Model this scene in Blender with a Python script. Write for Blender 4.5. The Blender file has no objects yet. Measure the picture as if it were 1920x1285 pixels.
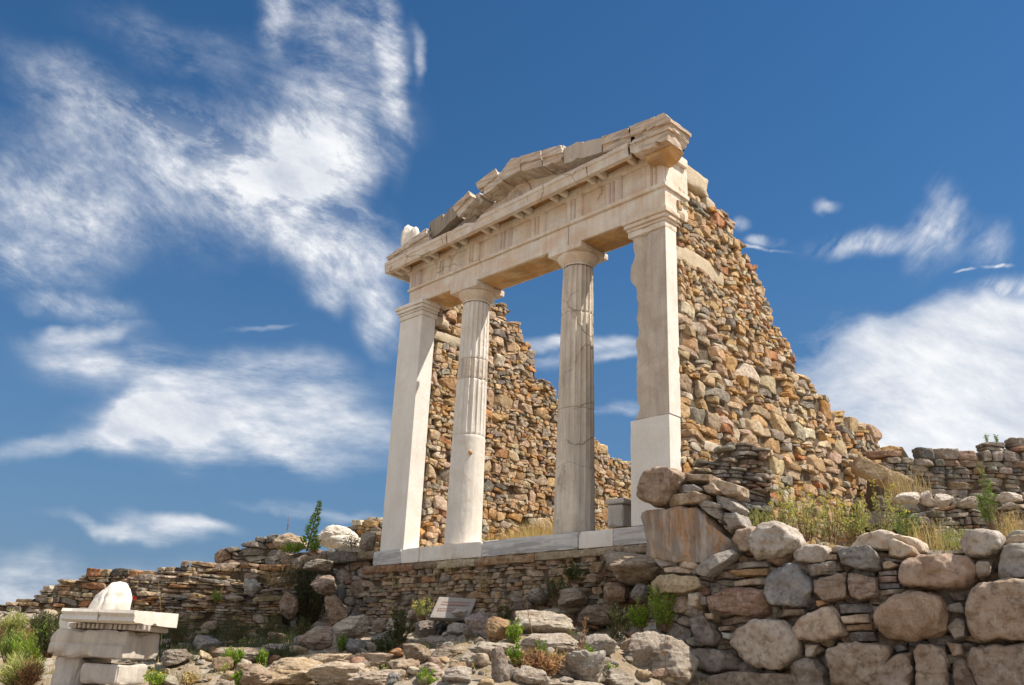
import bpy, bmesh, math, random
import numpy as np
from mathutils import Vector, Matrix
random.seed(7)
scene = bpy.context.scene
C = scene.collection
R_ = math.radians

# ------------------------------------------------------------------ camera
FPX = 1683.32                                   # focal length in pixels of a 1920 wide frame
AX = np.array([[0.7176259276, 0.2154058089, 0.6622789182],
               [0.6953251888, -0.2751247407, -0.6639497412],
               [0.0391906846, 0.9369667628, -0.3472137320]])   # world <- camera rotation
CAM = np.array([12.03292, -9.2, -1.81683])      # metres; origin = front left foot of the temple facade
cd = bpy.data.cameras.new('camera'); cam = bpy.data.objects.new('camera', cd); C.objects.link(cam)
m = Matrix.Identity(4)
for i in range(3):
    for j in range(3): m[i][j] = AX[i][j]
    m[i][3] = CAM[i]
cam.matrix_world = m
cd.sensor_width = 36; cd.lens = FPX / 1920 * 36; cd.clip_end = 5000; cd.clip_start = 0.05
scene.camera = cam
scene.view_settings.view_transform = 'Standard'; scene.view_settings.look = 'None'
scene.view_settings.exposure = 0.73; scene.view_settings.gamma = 1
scene.view_settings.use_curve_mapping = False

# ------------------------------------------------------------------ sun and sky
SUN_AZ, SUN_EL = R_(38), R_(58)                 # azimuth from +X towards +Y
sdir = Vector((math.cos(SUN_AZ)*math.cos(SUN_EL), math.sin(SUN_AZ)*math.cos(SUN_EL), math.sin(SUN_EL)))
sl = bpy.data.lights.new('sun', 'SUN'); so = bpy.data.objects.new('sun', sl); C.objects.link(so)
sl.energy = 4.7; sl.angle = R_(0.53); sl.color = (1, .92, .80)
so.rotation_euler = sdir.to_track_quat('Z', 'Y').to_euler()

world = bpy.data.worlds.new("World"); scene.world = world; world.use_nodes = True
nt = world.node_tree; nt.nodes.clear()
def N(t, tree=None, **k):
    n = (tree or nt).nodes.new(t)
    for a, b in k.items(): setattr(n, a, b)
    return n
def L(a, b, tree=None): (tree or nt).links.new(a, b)
sky = N('ShaderNodeTexSky', sky_type='NISHITA', sun_disc=False)
sky.sun_elevation = SUN_EL; sky.sun_rotation = math.pi/2 - SUN_AZ
sky.altitude = 300; sky.air_density = 1.1; sky.dust_density = 0.1; sky.ozone_density = 2.6
tc = N('ShaderNodeTexCoord')
def dot(v):
    n = N('ShaderNodeVectorMath', operation='DOT_PRODUCT'); L(tc.outputs['Generated'], n.inputs[0]); n.inputs[1].default_value = v
    return n.outputs['Value']
def math_(op, a, b=None, c=None, clamp=False):
    n = N('ShaderNodeMath', operation=op); n.use_clamp = clamp
    for i, s in enumerate((a, b, c)):
        if s is None: continue
        if isinstance(s, (int, float)): n.inputs[i].default_value = s
        else: L(s, n.inputs[i])
    return n.outputs[0]
# the cloud sheet is laid out on a plane that touches the celestial sphere above the temple
Gd = (-.66228, .66395, .34721); Rd = tuple(AX[:, 0]); Ud = tuple(AX[:, 1])
dg = math_('MAXIMUM', dot(Gd), 0.05)
cx = math_('MULTIPLY_ADD', math_('DIVIDE', dot(Rd), dg), FPX/1000, .96)
cy = math_('MULTIPLY_ADD', math_('DIVIDE', dot(Ud), dg), -FPX/1000, .6425)
comb = N('ShaderNodeCombineXYZ'); L(cx, comb.inputs[0]); L(cy, comb.inputs[1])
Pv = comb.outputs[0]
def mapping(vec, loc, rot, sc):
    n = N('ShaderNodeMapping', vector_type='TEXTURE'); L(vec, n.inputs[0])
    n.inputs['Location'].default_value = (loc[0], loc[1], 0); n.inputs['Rotation'].default_value = (0, 0, R_(rot))
    n.inputs['Scale'].default_value = (sc[0], sc[1], 1); return n.outputs[0]
wn = N('ShaderNodeTexNoise'); wn.inputs['Scale'].default_value = 5; wn.inputs['Detail'].default_value = 4
L(Pv, wn.inputs['Vector'])
wsub = N('ShaderNodeVectorMath', operation='SUBTRACT'); L(wn.outputs['Color'], wsub.inputs[0]); wsub.inputs[1].default_value = (.5, .5, .5)
wmul = N('ShaderNodeVectorMath', operation='SCALE'); L(wsub.outputs[0], wmul.inputs[0]); wmul.inputs['Scale'].default_value = .13
wadd = N('ShaderNodeVectorMath', operation='ADD'); L(Pv, wadd.inputs[0]); L(wmul.outputs[0], wadd.inputs[1])
Pw = wadd.outputs[0]
def blobs(lst):
    acc = None
    for (x, y, rx, ry, rot, s) in lst:
        v = mapping(Pw, (x/1000, y/1000), rot, (rx/1000, ry/1000))
        ln = N('ShaderNodeVectorMath', operation='LENGTH'); L(v, ln.inputs[0])
        mr = N('ShaderNodeMapRange', interpolation_type='SMOOTHERSTEP'); L(ln.outputs['Value'], mr.inputs[0])
        mr.inputs[1].default_value = 0; mr.inputs[2].default_value = 1.45
        mr.inputs[3].default_value = s; mr.inputs[4].default_value = 0
        acc = mr.outputs[0] if acc is None else math_('ADD', acc, mr.outputs[0])
    return acc
def fbm(rot, sc, scale, detail=8, rough=.6, dist=.3, w=0, vec=None):
    v = mapping(vec or Pw, (0, 0), rot, sc)
    n = N('ShaderNodeTexNoise', noise_dimensions='4D'); n.inputs['Scale'].default_value = scale; n.inputs['Detail'].default_value = detail
    n.inputs['W'].default_value = w
    n.inputs['Roughness'].default_value = rough; n.inputs['Distortion'].default_value = dist; L(v, n.inputs['Vector'])
    return n.outputs[0]
A_ = blobs([(565,300,120,150,20,.62),(560,400,190,100,30,.26),(430,310,220,130,14,.34),(250,330,280,150,16,.32),(90,420,190,110,12,.36),(640,190,130,130,0,.40),
            (738,120,26,190,-3,.55),(515,30,40,110,5,.48),(600,40,90,60,10,.3),(660,470,90,90,50,.62),(610,560,34,50,-45,.42),(715,590,50,75,-30,.50),(690,260,50,150,8,.30),
            (220,200,240,60,24,.30),(330,90,200,60,20,.14),(150,590,120,30,10,.36),(60,500,150,60,20,.2),(782,90,16,60,-10,.42),(700,60,50,60,0,.3)])
B_ = blobs([(285,800,130,60,-4,.95),(430,820,270,70,6,.55),(420,720,330,60,8,.42),(180,680,130,26,10,.42),(330,990,120,22,8,.55),(240,1000,150,14,10,.35),
            (90,830,140,26,0,.28),(590,960,130,14,5,.32),(60,1100,330,60,0,.55),(170,635,130,18,-3,.38),(480,618,60,7,0,.35),(560,700,200,40,4,.26),
            (1090,640,190,16,3,.42),(1100,665,150,12,0,.36),(1150,760,70,14,0,.3),(660,790,140,50,12,.40),(560,870,200,30,2,.2)])
C_ = blobs([(1740,780,260,160,-10,.9),(2000,720,330,170,0,1.2),(1620,690,170,60,-12,.35),(1850,610,260,50,-4,.45),(1640,640,110,22,-12,.28),(1720,960,400,160,0,1.3),(1540,730,110,110,0,.35)])
D_ = blobs([(1620,455,110,28,-4,.42),(1760,440,90,50,-60,.40),(1850,460,60,40,-60,.26),(1850,510,28,6,-5,.7),(1800,518,14,4,-5,.4),(1442,450,30,12,0,.42),(1430,466,50,5,0,.4),(1548,380,30,12,0,.34),(1395,420,22,16,0,.28),
            (1890,560,120,34,-8,.40)])
nA = fbm(28, (2.0, .95), 7, 12, .68, .35, 0, Pv); nA2 = fbm(44, (1.35, .85), 24, 8, .66, .25, 3., Pv)
nB = fbm(6, (3.0, .9), 8, 10, .64, .2, 9., Pv); nC = fbm(-8, (2.6, 1), 3.6, 9, .6, .3, 4.); nD = fbm(-50, (2.0, .7), 16, 8, .62, .2, 2., Pv)
def ms(n, a, b, c, d):
    m_ = N('ShaderNodeMapRange'); L(n, m_.inputs[0])
    for i, v in enumerate((a, b, c, d)): m_.inputs[i+1].default_value = v
    return m_.outputs[0]
def dens(mask, tex, core):
    sq = math_('MULTIPLY', math_('POWER', mask, 2.2), core)
    return math_('MULTIPLY_ADD', math_('MULTIPLY', mask, tex), 1.15, sq, clamp=True)
tA = math_('MULTIPLY', ms(nA, .39, .61, .05, 1.6), ms(nA2, .34, .64, .55, 1.3))
dA = dens(A_, tA, .44); dB = dens(B_, math_('MULTIPLY', ms(nB, .36, .64, .05, 1.8), ms(fbm(4, (2.4, .8), 24, 7, .6, .1, 5., Pv), .3, .66, .6, 1.3)), .30)
nC2 = fbm(-14, (2.8, .7), 13, 8, .62, .5, 14.)
dC = math_('POWER', ms(math_('ADD', math_('ADD', C_, ms(nC, .28, .72, -.5, .5)), ms(nC2, .3, .7, -.22, .22)), .12, 1.0, 0, 1), .8)
dC = math_('MULTIPLY', dC, math_('MULTIPLY', C_, 5, clamp=True))
dD = dens(D_, ms(nD, .36, .64, 0, 1.9), .2)
dens_all = math_('MAXIMUM', math_('MAXIMUM', dA, dB), math_('MAXIMUM', dC, dD))
dens_all = math_('MULTIPLY', dens_all, ms(fbm(30, (1.8, .8), 20, 8, .66, .1, 21., Pv), .3, .6, .82, .98))
# unseen bright cloud added behind and beside the viewpoint, as fill on shaded fronts
bn = N('ShaderNodeTexNoise'); bn.inputs['Scale'].default_value = 2.2; bn.inputs['Detail'].default_value = 8; L(tc.outputs['Generated'], bn.inputs['Vector'])
rear = N('ShaderNodeMapRange', interpolation_type='SMOOTHSTEP'); L(dot(Gd), rear.inputs[0])
rear.inputs[1].default_value = .62; rear.inputs[2].default_value = .2; rear.inputs[3].default_value = 0; rear.inputs[4].default_value = 1
rden = math_('MULTIPLY', math_('MULTIPLY_ADD', math_('SUBTRACT', bn.outputs[0], .5), 3.0, .72, clamp=True), rear.outputs[0])
dens_all = math_('MAXIMUM', dens_all, rden)
cc = N('ShaderNodeMix', data_type='RGBA')      # cloud colour: light grey to white by its own thickness
L(ms(fbm(20, (2.0, .8), 9, 10, .66, .2, 7., Pv), .30, .60, 0, 1), cc.inputs[0])
cc.inputs[6].default_value = (3.5, 3.85, 4.5, 1); cc.inputs[7].default_value = (5.9, 5.95, 6.05, 1)
mixc = N('ShaderNodeMix', data_type='RGBA')
L(dens_all, mixc.inputs[0])
hs = N('ShaderNodeHueSaturation'); hs.inputs['Saturation'].default_value = 1.28; hs.inputs['Value'].default_value = .59
L(sky.outputs[0], hs.inputs['Color'])
hz = N('ShaderNodeMix', data_type='RGBA'); L(ms(dot((0, 0, 1)), .0, .42, .92, 0), hz.inputs[0]); L(hs.outputs[0], hz.inputs[6]); hz.inputs[7].default_value = (.60, 1.2, 2.3, 1)
L(hz.outputs[2], mixc.inputs[6]); L(cc.outputs[2], mixc.inputs[7])
bg = N('ShaderNodeBackground'); bg.inputs['Strength'].default_value = .1; L(mixc.outputs[2], bg.inputs[0])
wo = N('ShaderNodeOutputWorld'); L(bg.outputs[0], wo.inputs[0])
world.cycles.sampling_method = 'MANUAL'; world.cycles.sample_map_resolution = 512

# ------------------------------------------------------------------ tagging helpers
def tag(o, label=None, cat=None, group=None, kind=None):
    if label: o['label'] = label
    if cat: o['category'] = cat
    if group: o['group'] = group
    if kind: o['kind'] = kind
    return o
def thing(name, loc, label, cat, group=None, rz=0):
    o = bpy.data.objects.new(name, None); C.objects.link(o); o.location = loc; o.rotation_euler = (0, 0, rz)
    o.empty_display_size = .1
    return tag(o, label, cat, group)
def link(name, me, mat, parent=None):
    o = bpy.data.objects.new(name, me); C.objects.link(o)
    if mat and not me.materials: me.materials.append(mat)
    if parent is not None:
        o.parent = parent                      # meshes of parts are built in world space
        if parent.type == 'EMPTY' or True:
            mw = Matrix.LocRotScale(parent.location, parent.rotation_euler, parent.scale)
            if parent.parent: mw = Matrix.LocRotScale(parent.parent.location, parent.parent.rotation_euler, parent.parent.scale) @ parent.matrix_parent_inverse @ mw
            o.matrix_parent_inverse = mw.inverted()
    return o

# ------------------------------------------------------------------ numpy noise
_rs = np.random.RandomState(3); _perm = _rs.permutation(256); _perm = np.concatenate([_perm]*3)
_grad = _rs.normal(size=(256, 3)); _grad /= np.linalg.norm(_grad, axis=1)[:, None]
def perlin(p):
    p = np.asarray(p, float); i = np.floor(p).astype(int); f = p - i; u = f*f*f*(f*(f*6-15)+10)
    out = 0
    for dx in (0, 1):
        for dy in (0, 1):
            for dz in (0, 1):
                h = _perm[_perm[_perm[(i[:, 0]+dx) & 255] + ((i[:, 1]+dy) & 255)] + ((i[:, 2]+dz) & 255)]
                g = _grad[h]; d = (g*(f-np.array([dx, dy, dz]))).sum(1)
                w = (u[:, 0] if dx else 1-u[:, 0])*(u[:, 1] if dy else 1-u[:, 1])*(u[:, 2] if dz else 1-u[:, 2])
                out = out + w*d
    return out*1.6
def fbmn(p, octs=4, gain=.5):
    s = 0; a = 1; p = np.asarray(p, float)
    for k in range(octs): s = s + a*perlin(p*2**k + 17.3*k); a *= gain
    return s
class MB:
    """mesh accumulator: verts, polygons (tris / quads) and a colour per vertex"""
    def __init__(s): s.v = []; s.f = []; s.c = []; s.n = 0
    def add(s, v, f, col=(1, 1, 1)):
        v = np.asarray(v, float); s.v.append(v)
        col = np.asarray(col, float)
        if col.ndim == 1: col = np.tile(col, (len(v), 1))
        s.c.append(col)
        if isinstance(f, np.ndarray): s.f.append(f + s.n)
        else:
            for q in f: s.f.append(np.array([q]) + s.n)
        s.n += len(v)
    def mesh(s, name, smooth=True):
        v = np.concatenate(s.v); c = np.concatenate(s.c)
        me = bpy.data.meshes.new(name); me.vertices.add(len(v)); me.vertices.foreach_set('co', v.ravel())
        cnt = np.concatenate([np.full(len(f), f.shape[1]) for f in s.f]); idx = np.concatenate([f.ravel() for f in s.f])
        me.loops.add(len(idx)); me.loops.foreach_set('vertex_index', idx.astype(np.int32))
        me.polygons.add(len(cnt)); st = np.concatenate([[0], np.cumsum(cnt)[:-1]])
        me.polygons.foreach_set('loop_start', st.astype(np.int32)); me.polygons.foreach_set('loop_total', cnt.astype(np.int32))
        me.update(calc_edges=True)
        at = me.color_attributes.new('tint', 'FLOAT_COLOR', 'POINT')
        at.data.foreach_set('color', np.concatenate([c, np.ones((len(c), 1))], 1).ravel())
        me.polygons.foreach_set('use_smooth', np.full(len(cnt), smooth)); me.validate()
        if smooth: me.set_sharp_from_angle(angle=R_(38))
        return me
    def obj(s, name, mat, parent=None, smooth=True): return link(name, s.mesh(name, smooth), mat, parent)

_ico = {}
def ico(l):
    if l not in _ico:
        b = bmesh.new(); bmesh.ops.create_icosphere(b, subdivisions=l, radius=1)
        v = np.array([x.co[:] for x in b.verts]); f = np.array([[x.index for x in q.verts] for q in b.faces]); b.free()
        v /= np.linalg.norm(v, axis=1)[:, None]; _ico[l] = (v, f)
    return _ico[l]
def radial(d, n, h, p):
    q = np.maximum(0, d @ np.asarray(n).T / np.asarray(h)); mx = q.max(1)[:, None] + 1e-9
    return 1/(mx[:, 0]*((q/mx)**p).sum(1)**(1/p))
rnd = random.random
def U(a, b): return random.uniform(a, b)

# ------------------------------------------------------------------ pixel rays (photo 1920 x 1285) to metres
def ray(px, py):
    d = AX @ np.array([px-960, -(py-642.5), -FPX]); return d/np.linalg.norm(d)
FW = np.array([-.70, .714]); FW = FW/np.linalg.norm(FW); RT = np.array([FW[1], -FW[0]])
def at_depth(px, py, d):                       # point on the upright plane d metres ahead of the viewpoint
    r = ray(px, py); return CAM + r*(d/(r[:2] @ FW))
def on_plane(px, py, P, n):
    r = ray(px, py); n = np.asarray(n, float); return CAM + r*(((np.asarray(P)-CAM) @ n)/(r @ n))
def mpp(d): return d/FPX*1.03                  # metres per photo pixel at a depth

# ------------------------------------------------------------------ materials
def mat_new(name):
    m = bpy.data.materials.new(name); m.use_nodes = True; t = m.node_tree
    b = t.nodes['Principled BSDF']; return m, t, b
def nz(t, scale, detail=6, rough=.55, vec=None, sc=None, dist=0):
    n = N('ShaderNodeTexNoise', t); n.inputs['Scale'].default_value = scale; n.inputs['Detail'].default_value = detail
    n.inputs['Roughness'].default_value = rough; n.inputs['Distortion'].default_value = dist
    g = N('ShaderNodeNewGeometry', t)
    if sc:
        mp = N('ShaderNodeMapping', t); mp.inputs['Scale'].default_value = sc; L(g.outputs['Position'], mp.inputs[0], t); L(mp.outputs[0], n.inputs['Vector'], t)
    else: L(g.outputs['Position'], n.inputs['Vector'], t)
    return n.outputs[0]
def ramp(t, fac, stops):
    r = N('ShaderNodeValToRGB', t); L(fac, r.inputs[0], t); e = r.color_ramp.elements
    while len(e) < len(stops): e.new(.5)
    for k, (p, c) in enumerate(stops):
        e[k].position = p; e[k].color = (c, c, c, 1) if isinstance(c, (int, float)) else (*c, 1)
    return r.outputs[0]
def mix(t, fac, a, b, mode='MIX'):
    n = N('ShaderNodeMix', t, data_type='RGBA', blend_type=mode)
    if isinstance(fac, (int, float)): n.inputs[0].default_value = fac
    else: L(fac, n.inputs[0], t)
    for s, i in ((a, 6), (b, 7)):
        if isinstance(s, tuple): n.inputs[i].default_value = (*s, 1)
        else: L(s, n.inputs[i], t)
    return n.outputs[2]
def bump(t, b, hs):
    prev = None
    for (h, st, di) in hs:
        n = N('ShaderNodeBump', t); n.inputs['Strength'].default_value = st; n.inputs['Distance'].default_value = di
        L(h, n.inputs['Height'], t)
        if prev: L(prev, n.inputs['Normal'], t)
        prev = n.outputs[0]
    L(prev, b.inputs['Normal'], t)

def stone_mat(name, fine=1., lichen=.35, lam=0.0, streak=None):
    m, t, b = mat_new(name)
    a = N('ShaderNodeAttribute', t); a.attribute_name = 'tint'; col = a.outputs['Color']
    col = mix(t, ramp(t, nz(t, 7*fine, 6, .65), [(.35, 0.), (.65, .8)]), col, mix(t, .75, col, (.50, .38, .26), 'MULTIPLY'))
    col = mix(t, ramp(t, nz(t, 13*fine, 7, .7, dist=.3), [(.5, 0.), (.66, .55)]), col, mix(t, .5, col, (.75, .68, .58)))
    col = mix(t, ramp(t, nz(t, 22*fine, 8, .7), [(.36, .7), (.5, 0.)]), col, mix(t, 1., col, (.38, .34, .30), 'MULTIPLY'))
    col = mix(t, ramp(t, nz(t, 3.3*fine, 5, .6, dist=.4), [(.55, 0.), (.72, lichen)]), col, (.47, .44, .38))
    if lam: col = mix(t, ramp(t, nz(t, 4, 6, .65, sc=(1, 1, 7), dist=.5), [(.38, .55), (.5, 0.)]), col, mix(t, 1., col, (.5, .42, .36), 'MULTIPLY'))
    L(col, b.inputs['Base Color'], t); b.inputs['Roughness'].default_value = .93; b.inputs['Specular IOR Level'].default_value = .2
    hs = [(nz(t, 9*fine, 10, .72), .9, .05), (nz(t, 60*fine, 5, .65), .6, .01)]
    if lam: hs.insert(0, (nz(t, 5, 7, .7, sc=(1, 1, 6), dist=.4), lam*.6, .05))
    bump(t, b, hs); return m
M_wall = stone_mat('wall_stone', 1.0, .35)
M_schist = stone_mat('schist_stone', 1.0, .2, .8)
M_boulder = stone_mat('boulder_stone', .7, .45)
M_crag = stone_mat('crag_stone', 1.3, .45, .5)

def cracks(t, scale, wid=.012):
    g = N('ShaderNodeNewGeometry', t); n = N('ShaderNodeTexNoise', t); n.inputs['Scale'].default_value = 3; n.inputs['Detail'].default_value = 5
    L(g.outputs['Position'], n.inputs['Vector'], t)
    a = N('ShaderNodeVectorMath', t, operation='SCALE'); L(n.outputs['Color'], a.inputs[0], t); a.inputs['Scale'].default_value = .35
    b2 = N('ShaderNodeVectorMath', t, operation='ADD'); L(g.outputs['Position'], b2.inputs[0], t); L(a.outputs[0], b2.inputs[1], t)
    v = N('ShaderNodeTexVoronoi', t, feature='DISTANCE_TO_EDGE'); v.inputs['Scale'].default_value = scale; L(b2.outputs[0], v.inputs['Vector'], t)
    return ramp(t, v.outputs[0], [(0, 1.), (wid, 0.)])
def marble(name, base, stain, stain_amt, streak=0., grey=(.3, .29, .28), rough=.7, bmp=.35, ochre=0., vein=None, crack=0):
    m, t, b = mat_new(name)
    col = mix(t, ramp(t, nz(t, 1.7, 6, .6), [(.35, 0.), (.7, 1.)]), base, tuple(x*.86 for x in base))
    col = mix(t, ramp(t, nz(t, 3.1, 8, .65, dist=.5), [(.45, 0.), (.68, stain_amt)]), col, stain)
    if streak: col = mix(t, ramp(t, nz(t, 5, 7, .65, sc=(2.2, 2.2, .22)), [(.40, 0.), (.66, streak)]), col, grey)
    if vein: col = mix(t, ramp(t, nz(t, 3.2, 8, .6, sc=vein, dist=.6), [(.42, .6), (.54, 0.)]), col, grey)
    if ochre: col = mix(t, ramp(t, nz(t, 2.3, 7, .6, sc=(1, 1, 1.8), dist=.3), [(.38, 0.), (.62, ochre)]), col, (.55, .26, .07))
    col = mix(t, ramp(t, nz(t, 34, 6, .7), [(.3, .28), (.5, 0.)]), col, mix(t, 1., col, (.55, .5, .44), 'MULTIPLY'))
    if crack: col = mix(t, mix(t, ramp(t, nz(t, 1.1, 3, .5), [(.5, 0.), (.6, crack)]), (0, 0, 0), cracks(t, .9)), col, (.16, .11, .07))
    L(col, b.inputs['Base Color'], t); b.inputs['Roughness'].default_value = rough; b.inputs['Specular IOR Level'].default_value = .25
    bump(t, b, [(nz(t, 9, 8, .65), bmp, .02), (nz(t, 70, 5, .6), bmp, .004)]); return m
M_new = marble('new_marble', (.78, .74, .68), (.64, .57, .48), .55, streak=.16, grey=(.5, .47, .43), bmp=.25)
M_white = marble('white_marble', (.78, .73, .66), (.55, .46, .36), .5, streak=.18, bmp=.25)
M_pink = marble('rosy_marble', (.72, .63, .57), (.5, .38, .3), .7, streak=.4, grey=(.36, .3, .27), ochre=.15)
M_warm = marble('warm_marble', (.80, .75, .67), (.66, .55, .43), .6, streak=.4, grey=(.42, .38, .33), ochre=.34, crack=.8, bmp=.5)
M_rake = marble('crusted_marble', (.72, .65, .56), (.50, .38, .27), .8, streak=.2, grey=(.26, .22, .18), vein=(.8, .8, 7), ochre=.3, bmp=.9, crack=.9)
M_rim = marble('cornice_marble', (.76, .70, .62), (.52, .40, .28), .7, streak=.3, grey=(.38, .33, .28), ochre=.2, bmp=.6, crack=.7)
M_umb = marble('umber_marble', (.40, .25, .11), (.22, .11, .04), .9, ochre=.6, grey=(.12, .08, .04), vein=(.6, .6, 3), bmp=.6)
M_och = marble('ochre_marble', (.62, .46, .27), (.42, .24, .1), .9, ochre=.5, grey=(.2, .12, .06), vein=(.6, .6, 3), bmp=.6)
M_aged = marble('streaked_marble', (.72, .64, .54), (.54, .44, .33), .7, streak=.7, grey=(.32, .28, .24), bmp=.6, crack=.8)
M_break = marble('broken_marble', (.60, .52, .43), (.42, .34, .27), .8, streak=.4, grey=(.27, .22, .19), bmp=.9)
M_stylo = marble('veined_marble', (.62, .60, .58), (.45, .4, .34), .5, grey=(.25, .25, .26), vein=(.5, .5, 6), bmp=.4)
M_dark = marble('weathered_dark_marble', (.36, .30, .24), (.38, .3, .22), .7, streak=.4, grey=(.10, .09, .08), bmp=1.)

def ground_mat():
    m, t, b = mat_new('dry_ground')
    col = mix(t, ramp(t, nz(t, .9, 8, .65), [(.4, 0.), (.62, 1.)]), (.34, .26, .17), (.18, .13, .075))
    col = mix(t, ramp(t, nz(t, 5, 9, .7), [(.45, 0.), (.6, .8)]), col, (.44, .39, .32))
    col = mix(t, ramp(t, nz(t, 2.2, 6, .6), [(.55, 0.), (.7, .6)]), col, (.16, .14, .06))
    L(col, b.inputs['Base Color'], t); b.inputs['Roughness'].default_value = 1
    bump(t, b, [(nz(t, 6, 9, .7), .9, .08), (nz(t, 40, 6, .7), .7, .02)]); return m
M_ground = ground_mat()
def soil_mat():
    m, t, b = mat_new('dark_mortar')
    col = mix(t, ramp(t, nz(t, 9, 7, .7), [(.35, 0.), (.7, 1.)]), (.075, .055, .035), (.19, .14, .09))
    L(col, b.inputs['Base Color'], t); b.inputs['Roughness'].default_value = 1
    bump(t, b, [(nz(t, 20, 8, .7), .8, .04)]); return m
M_soil = soil_mat()
def leaf_mat(name, c1, c2, trans=.35):
    m, t, b = mat_new(name)
    a = N('ShaderNodeAttribute', t); a.attribute_name = 'tint'
    col = mix(t, ramp(t, nz(t, 11, 3, .5), [(.35, 0.), (.65, 1.)]), c1, c2)
    col = mix(t, 1., col, a.outputs['Color'], 'MULTIPLY')
    L(col, b.inputs['Base Color'], t); b.inputs['Roughness'].default_value = .6; b.inputs['Specular IOR Level'].default_value = .25
    tr = N('ShaderNodeBsdfTranslucent', t); L(col, tr.inputs[0], t)
    ms = N('ShaderNodeMixShader', t); ms.inputs[0].default_value = trans
    out = t.nodes['Material Output']; L(b.outputs[0], ms.inputs[1], t); L(tr.outputs[0], ms.inputs[2], t); L(ms.outputs[0], out.inputs[0], t)
    return m
M_leaf = leaf_mat('green_leaf', (.24, .34, .07), (.15, .24, .04))
M_olive = leaf_mat('olive_leaf', (.12, .13, .05), (.07, .09, .03))
M_shaded_leaf = leaf_mat('shaded_leaf', (.055, .07, .025), (.03, .04, .015), .15)  # near black leaf colour, painting in the shade of the gap
M_lime = leaf_mat('bright_leaf', (.30, .42, .05), (.2, .32, .04))
M_scrub = leaf_mat('scrub_leaf', (.50, .50, .17), (.34, .38, .12))
M_yel = leaf_mat('yellow_flower', (.75, .62, .04), (.6, .55, .05))
M_straw = leaf_mat('dry_straw', (.62, .50, .24), (.5, .36, .14))
M_rust = leaf_mat('rusty_leaf', (.36, .18, .09), (.46, .30, .15))
M_stem = leaf_mat('brown_stem', (.20, .11, .05), (.15, .09, .05), .0)
M_red = leaf_mat('red_petal', (.7, .02, .01), (.6, .02, .01))

# ------------------------------------------------------------------ stone palettes
P_warm = [((.58, .41, .24), 8), ((.54, .35, .17), 7), ((.60, .47, .31), 7), ((.52, .28, .10), 3.), ((.37, .32, .26), 4), ((.22, .20, .17), 1.8), ((.53, .40, .29), 4), ((.42, .19, .08), .7), ((.62, .53, .41), 4), ((.40, .30, .20), 4)]
P_schist = [((.46, .35, .24), 6), ((.40, .30, .21), 6), ((.46, .31, .18), 3), ((.32, .28, .23), 4), ((.50, .40, .29), 4), ((.2, .18, .16), 1), ((.36, .2, .12), 1.5), ((.5, .42, .32), 2)]
P_grey = [((.40, .36, .31), 6), ((.32, .29, .26), 5), ((.36, .27, .2), 4), ((.22, .22, .22), 3), ((.48, .43, .36), 4), ((.38, .25, .17), 2)]
P_shelf = [((.50, .39, .26), 6), ((.45, .32, .19), 4), ((.36, .32, .27), 4), ((.55, .48, .38), 3), ((.42, .22, .1), 1.5), ((.16, .15, .14), 1.5)]
def pick(p):
    s = sum(w for _, w in p)*rnd()
    for c, w in p:
        s -= w
        if s <= 0: break
    k = U(.78, 1.2); return tuple(min(.8, x*k*U(.95, 1.05)) for x in c)

def inside(poly, x, y):
    r = False; n = len(poly)
    for i in range(n):
        x1, y1 = poly[i]; x2, y2 = poly[(i+1) % n]
        if (y1 > y) != (y2 > y) and x < (x2-x1)*(y-y1)/(y2-y1)+x1: r = not r
    return r
def stone(mb, O, Uv, Nv, c, planes, w0, bulge, back, p, col, lvl=3, rough=.012, nscale=5, warp=None, defer=None):
    """one masonry stone: side planes (nu,nv,h) about c=(u,v), rounded by the p-norm of its planes"""
    n = [(a, b_, .05*math.hypot(a, b_)) for a, b_, h in planes]; hh = [h for _, _, h in planes]
    q_ = min(h for _, _, h in planes); Q_ = max(h for _, _, h in planes)
    n += [(U(-.09, .09), U(-.08, .08), 1), (0, 0, -1)]; hh += [bulge, back]
    for _ in range(3):
        t_ = U(0, 6.28); sl_ = U(.35, 1.1); n.append((math.cos(t_)*sl_, math.sin(t_)*sl_, 1)); hh.append(bulge+U(.72, 1.15)*sl_*q_)
    d, f = ico(lvl); r = radial(d, n, hh, p); v = d*r[:, None]
    off = np.array([rnd()*90, rnd()*90, rnd()*90]); sz = min(h for _, _, h in planes); am = min(rough, sz*.25)
    item = (v, d, np.tile(off, (len(v), 1)), np.full(len(v), am), np.full(len(v), 1. if sz > .06 else 0.), np.tile([c[0], c[1], w0], (len(v), 1)), f, np.tile(col, (len(v), 1)))
    if defer is not None: defer.append(item)
    else: flush(mb, [item], O, Uv, Nv, warp, nscale, lvl > 4)
def flush(mb, items, O, Uv, Nv, warp, nscale=5, fracture=False):
    if not items: return
    v, d, off, am, big, c, _, col = [np.concatenate([it[k] for it in items]) if k != 6 else None for k in range(8)]
    fs, n = [], 0
    for it in items: fs.append(it[6]+n); n += len(it[0])
    q = v.copy()
    v = v + d*(fbmn(q*nscale+off, 3, .6)*am*1.3)[:, None]
    v = v + d*((.12-np.abs(perlin(q*nscale*2.2+off)))*.6*am*big)[:, None]
    if fracture:
        v = v - d*(np.clip((perlin(q*np.array([2.2, 5, 2.2])+off)-.12)*9, 0, 1)*am*.55+np.clip((perlin(q*3.1+off)-.2)*8, 0, 1)*am*.5)[:, None]
    v = v+c; u, w = v[:, 0], v[:, 1]
    if warp is not None: u, w = warp(u, w)
    X = O[None, :] + Uv[None, :]*u[:, None] + np.array([0, 0, 1.])[None, :]*w[:, None] + Nv[None, :]*v[:, 2:3]
    mb.add(X, np.concatenate(fs), col)
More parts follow.
